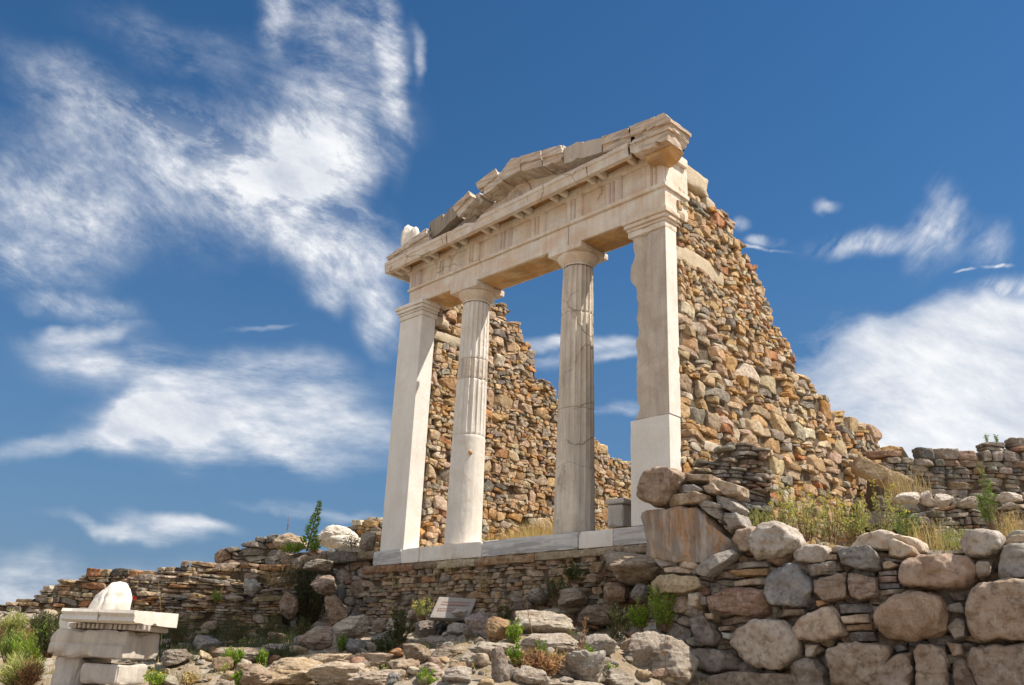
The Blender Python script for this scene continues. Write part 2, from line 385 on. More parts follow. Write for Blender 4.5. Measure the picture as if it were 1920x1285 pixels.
def warper(A, Ls, seed):
    if A == 0: return None
    def f(u, w):
        q = np.stack([u/Ls, w/Ls, np.full_like(u, seed)], 1)
        q2 = q*2.7+31
        return u + A*perlin(q)*.7 + .4*A*perlin(q2), w + A*perlin(q+50) + .4*A*perlin(q2+50)
    return f
def fill_laguerre(poly, rs, aniso, gap, slab_p=.25, seed=0):
    rr = random.Random(seed); us = [p[0] for p in poly]; vs = [p[1] for p in poly]
    m_ = max(r for r, _ in rs)*1.2
    u0, u1, v0, v1 = (min(us)-m_)/aniso, (max(us)+m_)/aniso, min(vs)-m_, max(vs)+m_
    area = (u1-u0)*(v1-v0); A = np.zeros((20000, 3)); n = 0
    for r, frac in rs:
        tries = int(area*frac/(r*r)*4)+20
        for _ in range(tries):
            x, y = rr.uniform(u0, u1), rr.uniform(v0, v1); q = r*rr.uniform(.75, 1.2)
            a = A[:n]
            if n and (((a[:, 0]-x)**2+(a[:, 1]-y)**2) < ((a[:, 2]+q)*.95)**2).any(): continue
            A[n] = (x, y, q); n += 1
    pts = A[:n]
    a = np.array(pts); cells = []
    for i in range(len(a)):
        x, y, q = a[i]
        if not inside(poly, x*aniso, y): continue
        d2 = (a[:, 0]-x)**2+(a[:, 1]-y)**2; js = np.argsort(d2)[1:22]; pl = []
        for j in js:
            d = math.sqrt(d2[j]); nx, ny = (a[j, 0]-x)/d, (a[j, 1]-y)/d
            h = (d2[j]+q*q-a[j, 2]**2)/(2*d)
            h = max(h, q*.6)-gap
            pl.append((nx/aniso, ny, h))
        if rr.random() < slab_p and q > .05:   # a stack of thin slabs instead of one stone
            k = 2 if q < .09 else rr.choice([2, 3, 3])
            ht = [q*1.1]*2; edges = np.linspace(-q*1.15, q*1.15, k+1)
            for s in range(k):
                lo, hi = edges[s], edges[s+1]; cy_ = (lo+hi)/2; hv = (hi-lo)/2-gap
                np_ = [(a1, b1, max(h1-b1*cy_, .018)) for a1, b1, h1 in pl] + [(rr.uniform(-.06, .06), 1, hv), (rr.uniform(-.06, .06), -1, hv)]
                cells.append(((x*aniso, y+cy_), np_, hv))
        else: cells.append(((x*aniso, y), pl, q))
    return cells
def fill_course(poly, h0, h1, wr, gap, split=.3, seed=0, exclude=()):
    rr = random.Random(seed); us = [p[0] for p in poly]; vs = [p[1] for p in poly]; cells = []; v = min(vs)
    while v < max(vs):
        h = h0*(h1/h0)**(rr.random()**1.3); u = min(us)-rr.uniform(0, .2)
        while u < max(us):
            w = max(h*rr.uniform(*wr), .06)
            parts = [(0, 1)]
            if rr.random() < split and h > h0*1.8:
                k = rr.uniform(.28, .72); parts = [(0, k), (k, 1)]
                if rr.random() < .4 and h > h0*3: parts = [(0, .3), (.3, .62), (.62, 1)]
            elif h > h0*2.2 and rr.random() < .35: w = h*rr.uniform(.7, 1.1)
            for a_, b_ in parts:
                ww = w; cu = u+w/2; cv = v+h*(a_+b_)/2; hh = h*(b_-a_)
                if inside(poly, cu, cv) and not any(inside(e, cu, cv) for e in exclude):
                    s1, s2 = rr.uniform(-.22, .22), rr.uniform(-.22, .22)
                    pl = [(1, s1, ww/2-gap), (-1, s2, ww/2-gap), (rr.uniform(-.05, .05), 1, hh/2-gap*.7), (rr.uniform(-.05, .05), -1, hh/2-gap*.7)]
                    if rr.random() < .6: pl.append((rr.choice([-1, 1])*.7, rr.choice([-1, 1])*.7, (ww+hh)/2*.7*rr.uniform(.68, .9)))
                    cells.append(((cu, cv), pl, hh/2))
            u += w
        v += h
    return cells
def build_wall(name, O, Uv, Nv, poly, cells, pal, mat, label=None, cat='stone wall', parent=None, thick=.55, p=40, bulge=(.02, .06), warp=(.05, .5, 1), lvl=4, rough=.012, double=False, core_drop=.12, blocks=(), back=.2, group=None, jut=.015, clip_u=None):
    O, Uv, Nv = (np.asarray(x, float) for x in (O, Uv, Nv)); mb = MB(); wf = warper(*warp); its, its2 = [], []
    for c, pl, q in cells:
        if any(b[0] < c[0] < b[1] and b[2] < c[1] < b[3] for b in blocks): continue
        if clip_u is not None and c[0]-clip_u < .5: pl = list(pl)+[(-1, 0, max(.02, c[0]-clip_u))]
        stone(mb, O, Uv, Nv, c, pl, U(-jut, jut), U(*bulge), back, p*U(.75, 1.3), pick(pal), lvl, rough, 5, wf, its)
    if double:
        O2 = O - Nv*thick
        for c, pl, q in cells:
            stone(mb, O2, Uv, -Nv, c, pl, U(-jut, jut), U(*bulge), back, p, pick(pal), 2, rough, 5, wf, its2)
    flush(mb, its, O, Uv, Nv, wf)
    if its2: flush(mb, its2, O-Nv*thick, Uv, -Nv, wf)
    o = mb.obj(name, mat, parent)
    vmin = min(p_[1] for p_ in poly)
    core = MB(); pp = [(u, (v-core_drop if v > vmin+.25 else v)) for u, v in poly]
    n = len(pp); w1, w2 = -.034, -thick+.05
    vs = [O+Uv*u+np.array([0, 0, v])+Nv*w1 for u, v in pp]+[O+Uv*u+np.array([0, 0, v])+Nv*w2 for u, v in pp]
    bm = bmesh.new(); bv = [bm.verts.new(x) for x in vs]
    f1 = bm.faces.new(bv[:n]); f2 = bm.faces.new(bv[n:][::-1])
    for i in range(n): bm.faces.new((bv[i], bv[(i+1) % n], bv[n+(i+1) % n], bv[n+i]))
    bmesh.ops.triangulate(bm, faces=[f1, f2]); bmesh.ops.recalc_face_normals(bm, faces=bm.faces)
    me = bpy.data.meshes.new('fill'); bm.to_mesh(me); bm.free()
    if parent is None:
        tag(o, label, cat, group); fo = link('mortar_fill', me, M_soil, o)
    else: fo = link('mortar_fill', me, M_soil, o)
    return o

# ------------------------------------------------------------------ worn marble blocks
def grid_box(x0, x1, y0, y1, z0, z1, seg):
    V_, F_ = [], []; n = 0
    lo = np.array([x0, y0, z0]); hi = np.array([x1, y1, z1])
    for ax in range(3):
        a, b = [(1, 2), (2, 0), (0, 1)][ax]
        na = max(1, min(90, int(round((hi[a]-lo[a])/seg)))); nb = max(1, min(90, int(round((hi[b]-lo[b])/seg))))
        ga, gb = np.meshgrid(np.linspace(lo[a], hi[a], na+1), np.linspace(lo[b], hi[b], nb+1), indexing='ij')
        for side in (0, 1):
            P = np.zeros(((na+1)*(nb+1), 3)); P[:, a] = ga.ravel(); P[:, b] = gb.ravel(); P[:, ax] = hi[ax] if side else lo[ax]
            i = np.arange(na)[:, None]*(nb+1)+np.arange(nb)[None, :]; i = i.ravel()
            q = np.stack([i, i+nb+1, i+nb+2, i+1], 1)
            if not side: q = q[:, ::-1]
            V_.append(P); F_.append(q+n); n += len(P)
    return np.concatenate(V_), np.concatenate(F_), lo, hi
def worn(mb, x0, x1, y0, y1, z0, z1, seg=.03, rnd_=.012, chip=.018, amp=.003, fn=None, col=(1, 1, 1), seed=0):
    V_, F_, lo, hi = grid_box(x0, x1, y0, y1, z0, z1, seg)
    c = (lo+hi)/2; h = (hi-lo)/2; q = V_-c
    e = np.clip(rnd_ + chip*np.maximum(0, fbmn(V_*4+seed*7.7, 3)-.05)*2, 0, h.min()*.8)
    inner = np.clip(q, -(h-e[:, None]), h-e[:, None]); d = q-inner; ln = np.linalg.norm(d, axis=1)
    k = np.where(ln > 1e-9, e/np.maximum(ln, 1e-9), 0)
    V2 = c+inner+d*np.minimum(k, 1)[:, None]
    # flush faces keep their plane; only edges and corners are eased
    nn = np.sign(q)*(np.abs(q) >= h-1e-6); V2 = V2 - nn*(amp*(fbmn(V_*3+seed, 3)+.4))[:, None]
    if fn is not None: V2 = fn(V2)
    mb.add(V2, F_, col)
def prism(mb, prof, x0, x1, seg=.04, amp=.004, chip=.01, fn=None, seed=0, axis='x', col=(1, 1, 1)):
    """profile in (y,z) swept along x (or in (x,z) swept along y)"""
    prof = [np.array(p, float) for p in prof]; pts = []
    for i in range(len(prof)):
        a, b = prof[i], prof[(i+1) % len(prof)]; k = max(1, int(np.linalg.norm(b-a)/seg))
        for s in range(k): pts.append(a+(b-a)*s/k)
    pts = np.array(pts); m_ = len(pts); nx = max(1, int((x1-x0)/seg)); xs = np.linspace(x0, x1, nx+1)
    V_ = np.zeros((nx+1, m_, 3)); V_[:, :, 0] = xs[:, None]; V_[:, :, 1] = pts[None, :, 0]; V_[:, :, 2] = pts[None, :, 1]
    V_ = V_.reshape(-1, 3); i = (np.arange(nx)[:, None]*m_+np.arange(m_)[None, :]); j = (np.arange(nx)[:, None]*m_+(np.arange(m_)[None, :]+1) % m_)
    F_ = np.stack([i, j, j+m_, i+m_], -1).reshape(-1, 4)
    cen = pts.mean(0); dd = V_[:, 1:]-cen; dd /= np.linalg.norm(dd, axis=1)[:, None]+1e-9
    n_ = fbmn(V_*np.array([3, 5, 5])+seed*3.1, 4); ch = np.maximum(0, n_-.35)*chip*3
    V_[:, 1:] -= dd*(amp*n_+ch)[:, None]
    if axis == 'y': V_ = V_[:, [1, 0, 2]]; F_ = F_[:, ::-1]
    if fn is not None: V_ = fn(V_)
    base = mb.n; mb.add(V_, F_, col)
    e0 = list(range(m_)); e1 = [nx*m_+k for k in range(m_)]
    if axis == 'y': e0, e1 = e0[::-1], e1[::-1]
    bm = bmesh.new()
    for e in (e0[::-1], e1):                    # end caps, triangulated so hollow profiles stay right
        bv = [bm.verts.new(V_[k]) for k in e]; f = bm.faces.new(bv); r = bmesh.ops.triangulate(bm, faces=[f])
        bm.verts.index_update()
        ids = {v: e[n2] for n2, v in enumerate(bv)}
        T = np.array([[ids[v] for v in ff.verts] for ff in r['faces']]); mb.f.append(T+base); 
        bm.clear()
    bm.free()

# ------------------------------------------------------------------ the ground: one sheet to the horizon
LX = [-60, -6.5, -1.6, 0, 5.95, 6.25, 9.7, 40]; LY = [-40, -4.2, .75, .55, .55, -.65, 0.0, 5]
def ground_z(x, y, fine=True):
    x = np.asarray(x, float); y = np.asarray(y, float); fy = np.interp(x, LX, LY); dist = fy-y
    dd = np.maximum(dist, 0)
    lo = -1.16-.19*np.minimum(dd, 5.5)-.34*np.clip(dd-5.5, 0, 4.5)-1.0*np.clip((x-5.9)/1.3, 0, 1)*np.exp(-dd/5)
    P = np.stack([x, y, np.zeros_like(x)], -1).reshape(-1, 3)
    b = fbmn(P*.55, 4).reshape(x.shape); r = np.abs(perlin(P*1.3+9)).reshape(x.shape); g = fbmn(P*3.1+4, 4).reshape(x.shape)
    near = np.exp(-np.clip(dd-9, 0, None)/6)
    r2 = np.abs(perlin(P*3.3+3)).reshape(x.shape)
    lo = lo+(b*.10+(.35-r)*.18+(.35-r2)*.10+g*.05)*near
    xu = np.interp(x, [-60, -12, -6.5, -3, -1, 0, 5.6, 5.8, 9, 14, 40], [-2.5, -2, -1.25, -.45, -.10, -.06, -.04, -.42, -.5, -.5, -2])
    behind = np.maximum(-dist, 0)
    up = xu+np.where(x > 5.6, np.clip(behind-.8, 0, 5)*.10, 0)+np.where((x < 5.6) & (x > .3), np.clip(behind-.55, 0, 1.7)*.36*np.clip((3.9-x)/2.6, 0, 1), 0)
    up = up+np.where((x < .3), np.clip(behind-1, 0, 6)*.16, 0)-np.clip(behind-9, 0, 60)*.05+b*.05+g*.03
    s = np.clip((-dist-.12)/.1, 0, 1)
    return lo*(1-s)+up*s
def make_ground():
    n = 620; k = 6.2; t = np.linspace(-1, 1, n); g = np.sinh(k*t)/np.sinh(k)*1500
    X, Y = np.meshgrid(g+4.0, g-1.5, indexing='ij'); Z = ground_z(X, Y)
    V_ = np.stack([X, Y, Z], -1).reshape(-1, 3)
    i = (np.arange(n-1)[:, None]*n+np.arange(n-1)[None, :]).ravel(); F_ = np.stack([i, i+n, i+n+1, i+1], 1)
    mb = MB(); mb.add(V_, F_); o = mb.obj('ground', M_ground); tag(o, kind='structure')
make_ground()
def hit(px, py, dmin=5.5):
    r = ray(px, py); hz = r[:2] @ FW; d = np.arange(dmin, 30, .03)/hz
    P = CAM[None]+r[None]*d[:, None]; z = ground_z(P[:, 0], P[:, 1]); k = np.argmax(P[:, 2] < z)
    if not (P[:, 2] < z).any(): return at_depth(px, py, 9), 9
    return P[k], d[k]*hz

# ------------------------------------------------------------------ the temple
T = thing('temple_ruin', (2.86, 0, 0), 'ruined white marble temple front with two columns, broken pediment and tall rubble side walls', 'temple')
def lift(V_):                                   # the entablature rises a little to the right
    V_ = V_.copy(); k = np.clip((V_[:, 2]-4.31)/.7, 0, 1.1); V_[:, 2] += .038*k*(V_[:, 0]-3.2); return V_
# stylobate
sx = [(-.11, .60, M_stylo), (.60, 1.05, M_new), (1.05, 2.46, M_white), (2.46, 4.28, M_stylo), (4.28, 4.86, M_new), (4.86, 6.0, M_stylo)]
for i, (a, b, mt) in enumerate(sx):
    mb = MB(); worn(mb, a+.004, b-.004, -.045-.008*(i % 2), .72, -.235, -.002*i, .035, .012, .025, .004, seed=i); mb.obj('stylobate_block', mt, T)
# antae
def anta_cap(px0, px1, y1, par, mt):
    mb = MB(); 
    for z0, z1, o_ in [(4.04, 4.13, .018), (4.13, 4.175, .032), (4.175, 4.235, .062), (4.235, 4.31, .088)]:
        worn(mb, px0-o_, px1+o_, -o_, y1, z0, z1-.0005, .03, .012, .02, .002, seed=z0)
    mb.obj('anta_capital', mt, par)
def taper_fn(xc, k=.012):
    def f(V_): V_ = V_.copy(); V_[:, 0] = xc+(V_[:, 0]-xc)*(1-k*(V_[:, 2]/4.1)); return V_
    return f
mb = MB(); worn(mb, 0, .605, 0, .32, .0, 4.04, .05, .006, .008, .0015, fn=taper_fn(.6)); mb.obj('square_pillar', M_new, T)
anta_cap(0.0, .60, .35, T, M_white)
mb = MB(); worn(mb, 5.11, 5.725, 0, .25, .0, 1.375, .05, .006, .008, .001); pil = mb.obj('square_pillar', M_new, T)
def broken_edge(V_):
    V_ = V_.copy(); z = V_[:, 2]; q = np.stack([z*1.6, V_[:, 1]*2, z*0+3], 1)
    cut = np.interp(z, [1.37, 1.5, 1.7, 2.2, 2.8, 3.25, 3.42, 3.62, 3.75, 4.05], [.10, .13, .11, .10, .12, .10, .0, .03, .09, .06])+fbmn(q*3, 4)*.03
    k = np.clip((5.55-V_[:, 0])/.44, 0, 1); V_[:, 0] += cut*k
    fr = (V_[:, 1] < .02)                       # sheared front face with a shallow scar
    s = fbmn(np.stack([V_[:, 0]*3, z*0, z*1.2], 1)+5, 4)
    scar = np.clip(1-np.abs((V_[:, 0]-5.38-.1*np.sin(z*1.5))/.12), 0, 1)*.045+.01*s
    V_[:, 1] += np.where(fr, scar, 0); return V_
mb = MB(); worn(mb, 5.11, 5.718, 0.005, .25, 1.377, 4.04, .035, .008, .012, .002, fn=broken_edge); mb.obj('broken_pillar_shaft', M_break, T)
mb = MB(); worn(mb, 5.719, 5.732, 0.0, .255, 1.38, 4.04, .04, .004, .004, .001); mb.obj('pillar_side_facing', M_white, T)
anta_cap(5.12, 5.72, .27, T, M_warm)
# columns
def column(xc, yc, joints, flute, mats, label):
    e = bpy.data.objects.new('column', None); C.objects.link(e); e.parent = T; e.matrix_parent_inverse = Matrix.Translation(T.location).inverted()
    e.location = (xc, yc, 0); e['label'] = label
    def drum(name, z0, z1, mt, seed, k=0):
        na = 240; nzv = max(6, int((z1-z0)/.022)); th = np.arange(na)/na*2*math.pi; zs = np.linspace(z0+.003, z1-.003, nzv+1)
        TH, Z = np.meshgrid(th, zs, indexing='xy'); t = Z/4.03; R0 = .288-(.046*t+.012*t*t)
        fl = np.interp(Z, flute[0], flute[1]); ph = (TH/(2*math.pi)*20) % 1
        R1 = R0*(1-fl*.085*np.sqrt(np.clip(1-(2*ph-1)**2, 0, 1)))
        P = np.stack([R0*np.cos(TH), R0*np.sin(TH), Z], -1).reshape(-1, 3)
        nn = fbmn(P*np.array([5, 5, 2.])+seed*9, 4).reshape(TH.shape); ch = np.maximum(0, fbmn(P*7+seed*3, 3)-.35).reshape(TH.shape)
        R1 = R1-.0035*nn-ch*.014*(.4+fl)
        edge = np.minimum((Z-z0)/.02, (z1-Z)/.02).clip(0, 1); R1 = R1-.011*(1-edge)**2
        a0 = TH; P = np.stack([R1*np.cos(a0), R1*np.sin(a0), Z], -1).reshape(-1, 3)+np.array([xc, yc, 0])
        i = np.arange(nzv)[:, None]*na+np.arange(na)[None, :]; j = np.arange(nzv)[:, None]*na+(np.arange(na)[None, :]+1) % na
        F_ = np.stack([i, j, j+na, i+na], -1).reshape(-1, 4); mb = MB(); mb.add(P, F_)
        mb.f.append(np.array([list(range(na))[::-1]])); mb.f.append(np.array([[nzv*na+q for q in range(na)]]))
        mb.mesh_ = None; return mb.obj(name, mt, e)
    for k in range(len(joints)-1): drum('column_drum', joints[k], joints[k+1], mats[k], k+xc)
    # capital: necking, echinus and abacus
    mb = MB(); na = 96; prof = [(.224, 4.03), (.226, 4.055), (.236, 4.06), (.232, 4.075), (.243, 4.08), (.24, 4.092), (.262, 4.11), (.29, 4.14), (.311, 4.17), (.318, 4.195), (.312, 4.207)]
    th = np.arange(na)/na*2*math.pi; P = []
    for r, z in prof:
        q = np.stack([r*np.cos(th), r*np.sin(th), np.full(na, z)], -1); q[:, :2] *= (1-.01*fbmn(q*6+xc, 3))[:, None]; P.append(q)
    P = np.concatenate(P)+np.array([xc, yc, 0]); i = np.arange(len(prof)-1)[:, None]*na+np.arange(na)[None, :]; j = np.arange(len(prof)-1)[:, None]*na+(np.arange(na)[None, :]+1) % na
    mb.add(P, np.stack([i, j, j+na, i+na], -1).reshape(-1, 4))
    worn(mb, xc-.33, xc+.33, yc-.33, yc+.33, 4.208, 4.309, .03, .01, .022, .002, seed=xc); mb.obj('capital', M_warm, e, smooth=True)
    return e
YC = .31
zl = lambda px, py, xc: float(on_plane(px, py, (xc, YC-.2, 0), (0, 1, 0))[2])
c1, c2 = 1.66, 3.905
jl = [0, zl(876, 813, c1), zl(888, 705, c1), zl(890, 667, c1), 4.03]
jr = [0, zl(1082, 762, c2), zl(1084, 580, c2), 4.03]
colL = column(c1, YC, jl, ([jl[1]-.001, jl[1], jl[1]+.25, 4.1], [0.06, .45, .8, 1]), [M_white, M_white, M_aged, M_white], 'left column with a round dowel hole and smooth lower drum')
colR = column(c2, YC, jr, ([0, 1.0, jr[1], jr[1]+.5, 4.1], [0.16, .26, .45, .9, 1]), [M_aged, M_aged, M_aged], 'right column stained grey with dark vertical streaks')
hp = on_plane(901, 843, (c1, YC-.27, 0), (0, 1, 0)); aa = math.atan2(-.72, .69)
mb = MB(); d_, f_ = ico(3); rr_ = .288-.012
hp = np.array([c1+rr_*math.cos(R_(-35)), YC+rr_*math.sin(R_(-35)), zl(901, 843, c1)]); mb.add(d_*np.array([.035, .035, .04])+hp, f_); mb.obj('stone_plug', M_och, colL)
# architrave (with its taenia), frieze, triglyphs
mb = MB(); worn(mb, .20, 3.96, .0, .575, 4.31, 4.62, .035, .008, .018, .002, fn=lift, seed=2); mb.obj('architrave', M_warm, T)
mb = MB(); worn(mb, 3.967, 5.735, .004, .575, 4.31, 4.62, .035, .008, .018, .002, fn=lift, seed=3); mb.obj('architrave', M_warm, T)
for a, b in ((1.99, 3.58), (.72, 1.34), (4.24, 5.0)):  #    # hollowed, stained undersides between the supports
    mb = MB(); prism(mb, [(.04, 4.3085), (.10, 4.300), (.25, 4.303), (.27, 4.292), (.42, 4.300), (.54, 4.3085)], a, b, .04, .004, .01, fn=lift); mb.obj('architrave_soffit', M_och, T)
mb = MB(); prism(mb, [(-.032, 4.628), (-.036, 4.672), (.57, 4.672), (.57, 4.622), (-.01, 4.622)], .17, 5.765, .04, .003, .012, fn=lift); mb.obj('taenia', M_warm, T)
mb = MB()
worn(mb, .19, 5.745, .028, .56, 4.674, 5.045, .05, .006, .01, .002, fn=lift); frz = mb.obj('frieze', M_warm, T)
for i in range(8):
    x0 = .175+i*.749; w = .31; mb = MB()
    gx = [0, .02, .045, .095, .12, .145, .165, .19, .215, .265, .29, .31]; gy = [.012, -.012, -.03, -.03, .012, -.03, -.03, .012, -.03, -.03, -.012, .012]
    pr = [(x0+a, b) for a, b in zip(gx, gy)]+[(x0+w, .03), (x0, .03)]
    # plan profile swept upwards
    P0 = np.array([(a, b, 4.674) for a, b in pr]); P1 = P0+np.array([0, 0, .325]); nn = len(pr)
    V_ = lift(np.concatenate([P0, P1])); F_ = np.array([[k, (k+1) % nn, nn+(k+1) % nn, nn+k] for k in range(nn)])
    mb.add(V_, F_[:, :]); mb.f.append(np.array([list(range(nn))[::-1]])); mb.f.append(np.array([list(range(nn, 2*nn))]))
    worn(mb, x0-.008, x0+w+.008, -.04, .03, 5.0, 5.045, .03, .004, .01, .001, fn=lift)
    mb.obj('triglyph', M_warm if i % 3 else M_pink, frz, smooth=False)
# horizontal cornice: a hanging lip, ribs and sunken panels in the soffit
FY = -.33
mb = MB(); cp_ = [(FY, 5.06), (FY-.012, 5.19), (FY-.03, 5.20), (FY-.028, 5.262), (.5, 5.27), (.5, 5.19), (FY+.085, 5.19), (FY+.08, 5.06)]
cor = bpy.data.objects.new('cornice', None); C.objects.link(cor); cor.parent = T; cor.matrix_parent_inverse = Matrix.Translation(T.location).inverted()
for ka, kb, dy_ in ((-.14, 1.52, 0), (1.526, 3.40, .006), (3.407, 4.6, -.004), (4.606, 5.36, .004)):
    mb = MB(); prism(mb, [(y_+dy_, z_+dy_*.6) for y_, z_ in cp_], ka, kb, .035, .005, .03, fn=lift, seed=ka*3); mb.obj('cornice_block', M_rim, cor)

mb = MB(); worn(mb, .12, 5.8, -.03, .5, 5.046, 5.175, .04, .01, .02, .002, fn=lift, seed=5); mb.obj('cornice_bed_moulding', M_warm, cor)
mb = MB(); xs_ = -.02; k = 0
while xs_ < 5.4:
    wd = .125 if k % 2 == 0 else .474; rb = .075
    mb = MB(); worn(mb, xs_, xs_+rb, FY+.041, -.031, 5.07, 5.185, .02, .012, .03, .004, fn=lift, seed=k); mb.obj('cornice_rib', M_warm, cor)
    xs_ += rb+wd; k += 1
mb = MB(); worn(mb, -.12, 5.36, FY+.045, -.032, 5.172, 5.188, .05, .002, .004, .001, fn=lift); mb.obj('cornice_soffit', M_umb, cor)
# left return of the cornice
mb = MB(); prism(mb, [(-.145, 5.065), (-.150, 5.262), (.2, 5.262), (.2, 5.16), (-.10, 5.15), (-.10, 5.06)], FY+.002, .5, .04, .004, .012, fn=lift, axis='y'); mb.obj('cornice_return', M_white, cor)
# raking cornice: separate blocks, each a slab with its own front
def zx(px, py, y=-.34): q = on_plane(px, py, (0, y, 0), (0, 1, 0)); return (float(q[0]), float(q[2]))
def rake(pts, y0, y1, mt, seed=0, amp=.006, chip=.02, crown=True, lbl=None):
    pr = [zx(a, b, y0) for a, b in pts]; cen = np.mean(pr, 0)
    mb = MB(); prism(mb, pr[::-1], y0+.02, y1, .035, amp, chip, seed=seed, axis='y')
    if crown:                                   # raised fillet along the upper half of the front
        (ax_, az_), (bx_, bz_) = pr[0], pr[1]; (dx_, dz_), (cx_, cz_) = pr[3], pr[2]
        k = .52; top = [(ax_, az_+.002), (bx_, bz_+.002), (bx_+(cx_-bx_)*k, bz_+(cz_-bz_)*k), (ax_+(dx_-ax_)*k, az_+(dz_-az_)*k)]
        prism(mb, top[::-1], y0-.01, y0+.022, .03, amp*.6, chip*.5, seed=seed+3, axis='y')
    o = mb.obj('raking_cornice_block', mt, T)
    if lbl: o['label'] = lbl
rake([(724, 484), (800, 428), (803, 452), (729, 492)], -.34, .3, M_rake, 1, .011, .04)
rake([(803, 418), (851, 383), (855, 404), (806, 450)], -.22, .3, M_dark, 2, .02, .05, False, 'grey eroded cornice block')
rake([(849, 388), (879, 359), (887, 374), (858, 406)], -.34, .3, M_rake, 3, .011, .04)
rake([(882, 371), (897, 360), (906, 374), (888, 392)], -.2, .3, M_break, 4, .012, .03, False)
rake([(892, 345), (929, 317), (940, 338), (903, 368)], -.34, .3, M_rake, 5, .011, .04)
rake([(933, 326), (957, 296), (975, 294), (974, 318), (940, 337)], -.33, .3, M_rake, 6, crown=False)
rake([(976, 294), (1014, 283), (1014, 311), (976, 320)], -.335, .3, M_rake, 7)
rake([(1016, 283), (1054, 271), (1054, 300), (1016, 311)], -.34, .3, M_rake, 8, .011, .04)
rake([(1056, 277), (1080, 266), (1127, 258), (1127, 284), (1056, 306)], -.31, .3, M_break, 9, .014, .03, False, 'eroded grey stained cornice block')
rake([(1129, 257), (1178, 241), (1182, 268), (1129, 285)], -.34, .3, M_rake, 10)
# great corner block on the right: cornice and gutter in one piece
q = [zx(1180, 241), zx(1246, 214), zx(1252, 229), zx(1252, 250), zx(1250, 262), zx(1246, 288), zx(1197, 294), zx(1187, 280)]
q[1] = (5.99, 5.56); q[2] = (6.09, 5.42); q[3] = (6.07, 5.3); q[4] = (6.045, 5.29); q[5] = (6.02, 5.13); q[6] = (5.5, 5.135); q[7] = (5.4, 5.2)
mb = MB(); prism(mb, [(a, b) for a, b in q][::-1], -.33, .12, .03, .018, .07, seed=12, axis='y')
prism(mb, [(5.385, 5.60), (5.99, 5.562), (6.105, 5.42), (6.10, 5.375), (5.39, 5.43)][::-1], -.365, .14, .03, .012, .05, seed=14, axis='y')
prism(mb, [(5.39, 5.36), (6.07, 5.335), (6.06, 5.28), (5.4, 5.305)][::-1], -.35, .13, .03, .012, .05, seed=15, axis='y')
cb = mb.obj('corner_cornice_block', M_rake, T)
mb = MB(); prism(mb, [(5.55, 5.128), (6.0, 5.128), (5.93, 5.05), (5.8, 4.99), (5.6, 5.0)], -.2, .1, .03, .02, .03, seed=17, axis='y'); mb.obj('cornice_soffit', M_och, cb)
# tympanum slab and its worn medallion
ty = [(.5, 5.18), (1.3, 5.36), (2.1, 5.60), (2.9, 5.82), (3.6, 5.74), (4.6, 5.56), (5.5, 5.42), (5.5, 5.26)]
mb = MB(); prism(mb, ty[::-1], .02, .28, .06, .004, .01, axis='y', seed=21); tym = mb.obj('tympanum', M_warm, T)
mb = MB(); prism(mb, [(.55, 5.2), (1.25, 5.36), (1.9, 5.56), (2.05, 5.25)][::-1], -.1, .02, .05, .012, .03, axis='y', seed=22); mb.obj('tympanum_fragment', M_dark, tym)
mc = on_plane(974, 362, (0, .02, 0), (0, 1, 0))
mb = MB(); na = 60; th = np.linspace(-.25, math.pi*1.05, na); pf = [(.27, 0), (.27, -.03), (.245, -.045), (.235, -.02), (.215, -.035), (.195, -.03), (.185, 0)]
P = np.concatenate([np.stack([mc[0]+r*np.cos(th), np.full(na, .018+y), mc[2]-.08+r*np.sin(th)], -1) for r, y in pf])
i = (np.arange(len(pf)-1)[:, None]*na+np.arange(na-1)[None, :]).ravel(); mb.add(P, np.stack([i, i+1, i+na+1, i+na], 1)); md = mb.obj('medallion', M_warm, tym)
mb = MB(); d_, f_ = ico(4); v = d_*np.array([.09, .05, .14]); v = v*(1+.28*fbmn(d_*2.2+3, 4))[:, None]; mb.add(v+np.array([mc[0]-.03, .02, mc[2]-.08]), f_); mb.obj('worn_relief', M_break, tym)
# acroterion stump on the left corner
ap = on_plane(765, 448, (0, .05, 0), (0, 1, 0)); mb = MB()
v = d_*np.array([.15, .12, .30]); v[:, 0] *= 1+.15*np.sin(v[:, 2]*9); v = v*(1+.10*fbmn(d_*2.5, 4))[:, None]
v[:, 1] -= .05*np.exp(-((d_[:, 0]-.25)/.2)**2); mb.add(v+ap+np.array([.0, 0, -.03]), f_)
v2 = d_*np.array([.10, .10, .2])*(1+.1*fbmn(d_*2.5+9, 3))[:, None]; mb.add(v2+ap+np.array([.16, .03, .0]), f_); mb.obj('acroterion_stump', M_white, T)

# ------------------------------------------------------------------ rubble side walls of the temple
NX, NY_, UY = (1, 0, 0), (0, -1, 0), (0, 1, 0)
def onx(px, py, x): q = on_plane(px, py, (x, 0, 0), (1, 0, 0)); return (float(q[1]), float(q[2]))
prof = [(1250, 330), (1336, 386), (1345, 385), (1357, 392), (1375, 425), (1402, 478), (1420, 520), (1436, 560), (1452, 610), (1480, 648), (1500, 695), (1540, 740), (1566, 765), (1592, 778), (1640, 810), (1655, 850)]
pr = [onx(a, b, 5.71) for a, b in prof]; pr[0] = (.26, 4.99)
polyR = [(.26, -.3)]+pr+[(pr[-1][0]+.3, pr[-1][1]-.3), (pr[-1][0]+.4, -.3)]
polyR = [(u, v) for u, v in polyR]
rs = [(.15, .14), (.11, .35), (.08, .5), (.055, .6), (.034, .6)]
b1 = [onx(1262, 446, 5.71), onx(1356, 507, 5.71)]
blkR = [(.2, 1.22, 4.93, 5.3), (.2, 1.50, 3.66, 3.93)]
cells = fill_course(polyR, .05, .25, (1.2, 3.4), .003, .5, 11)
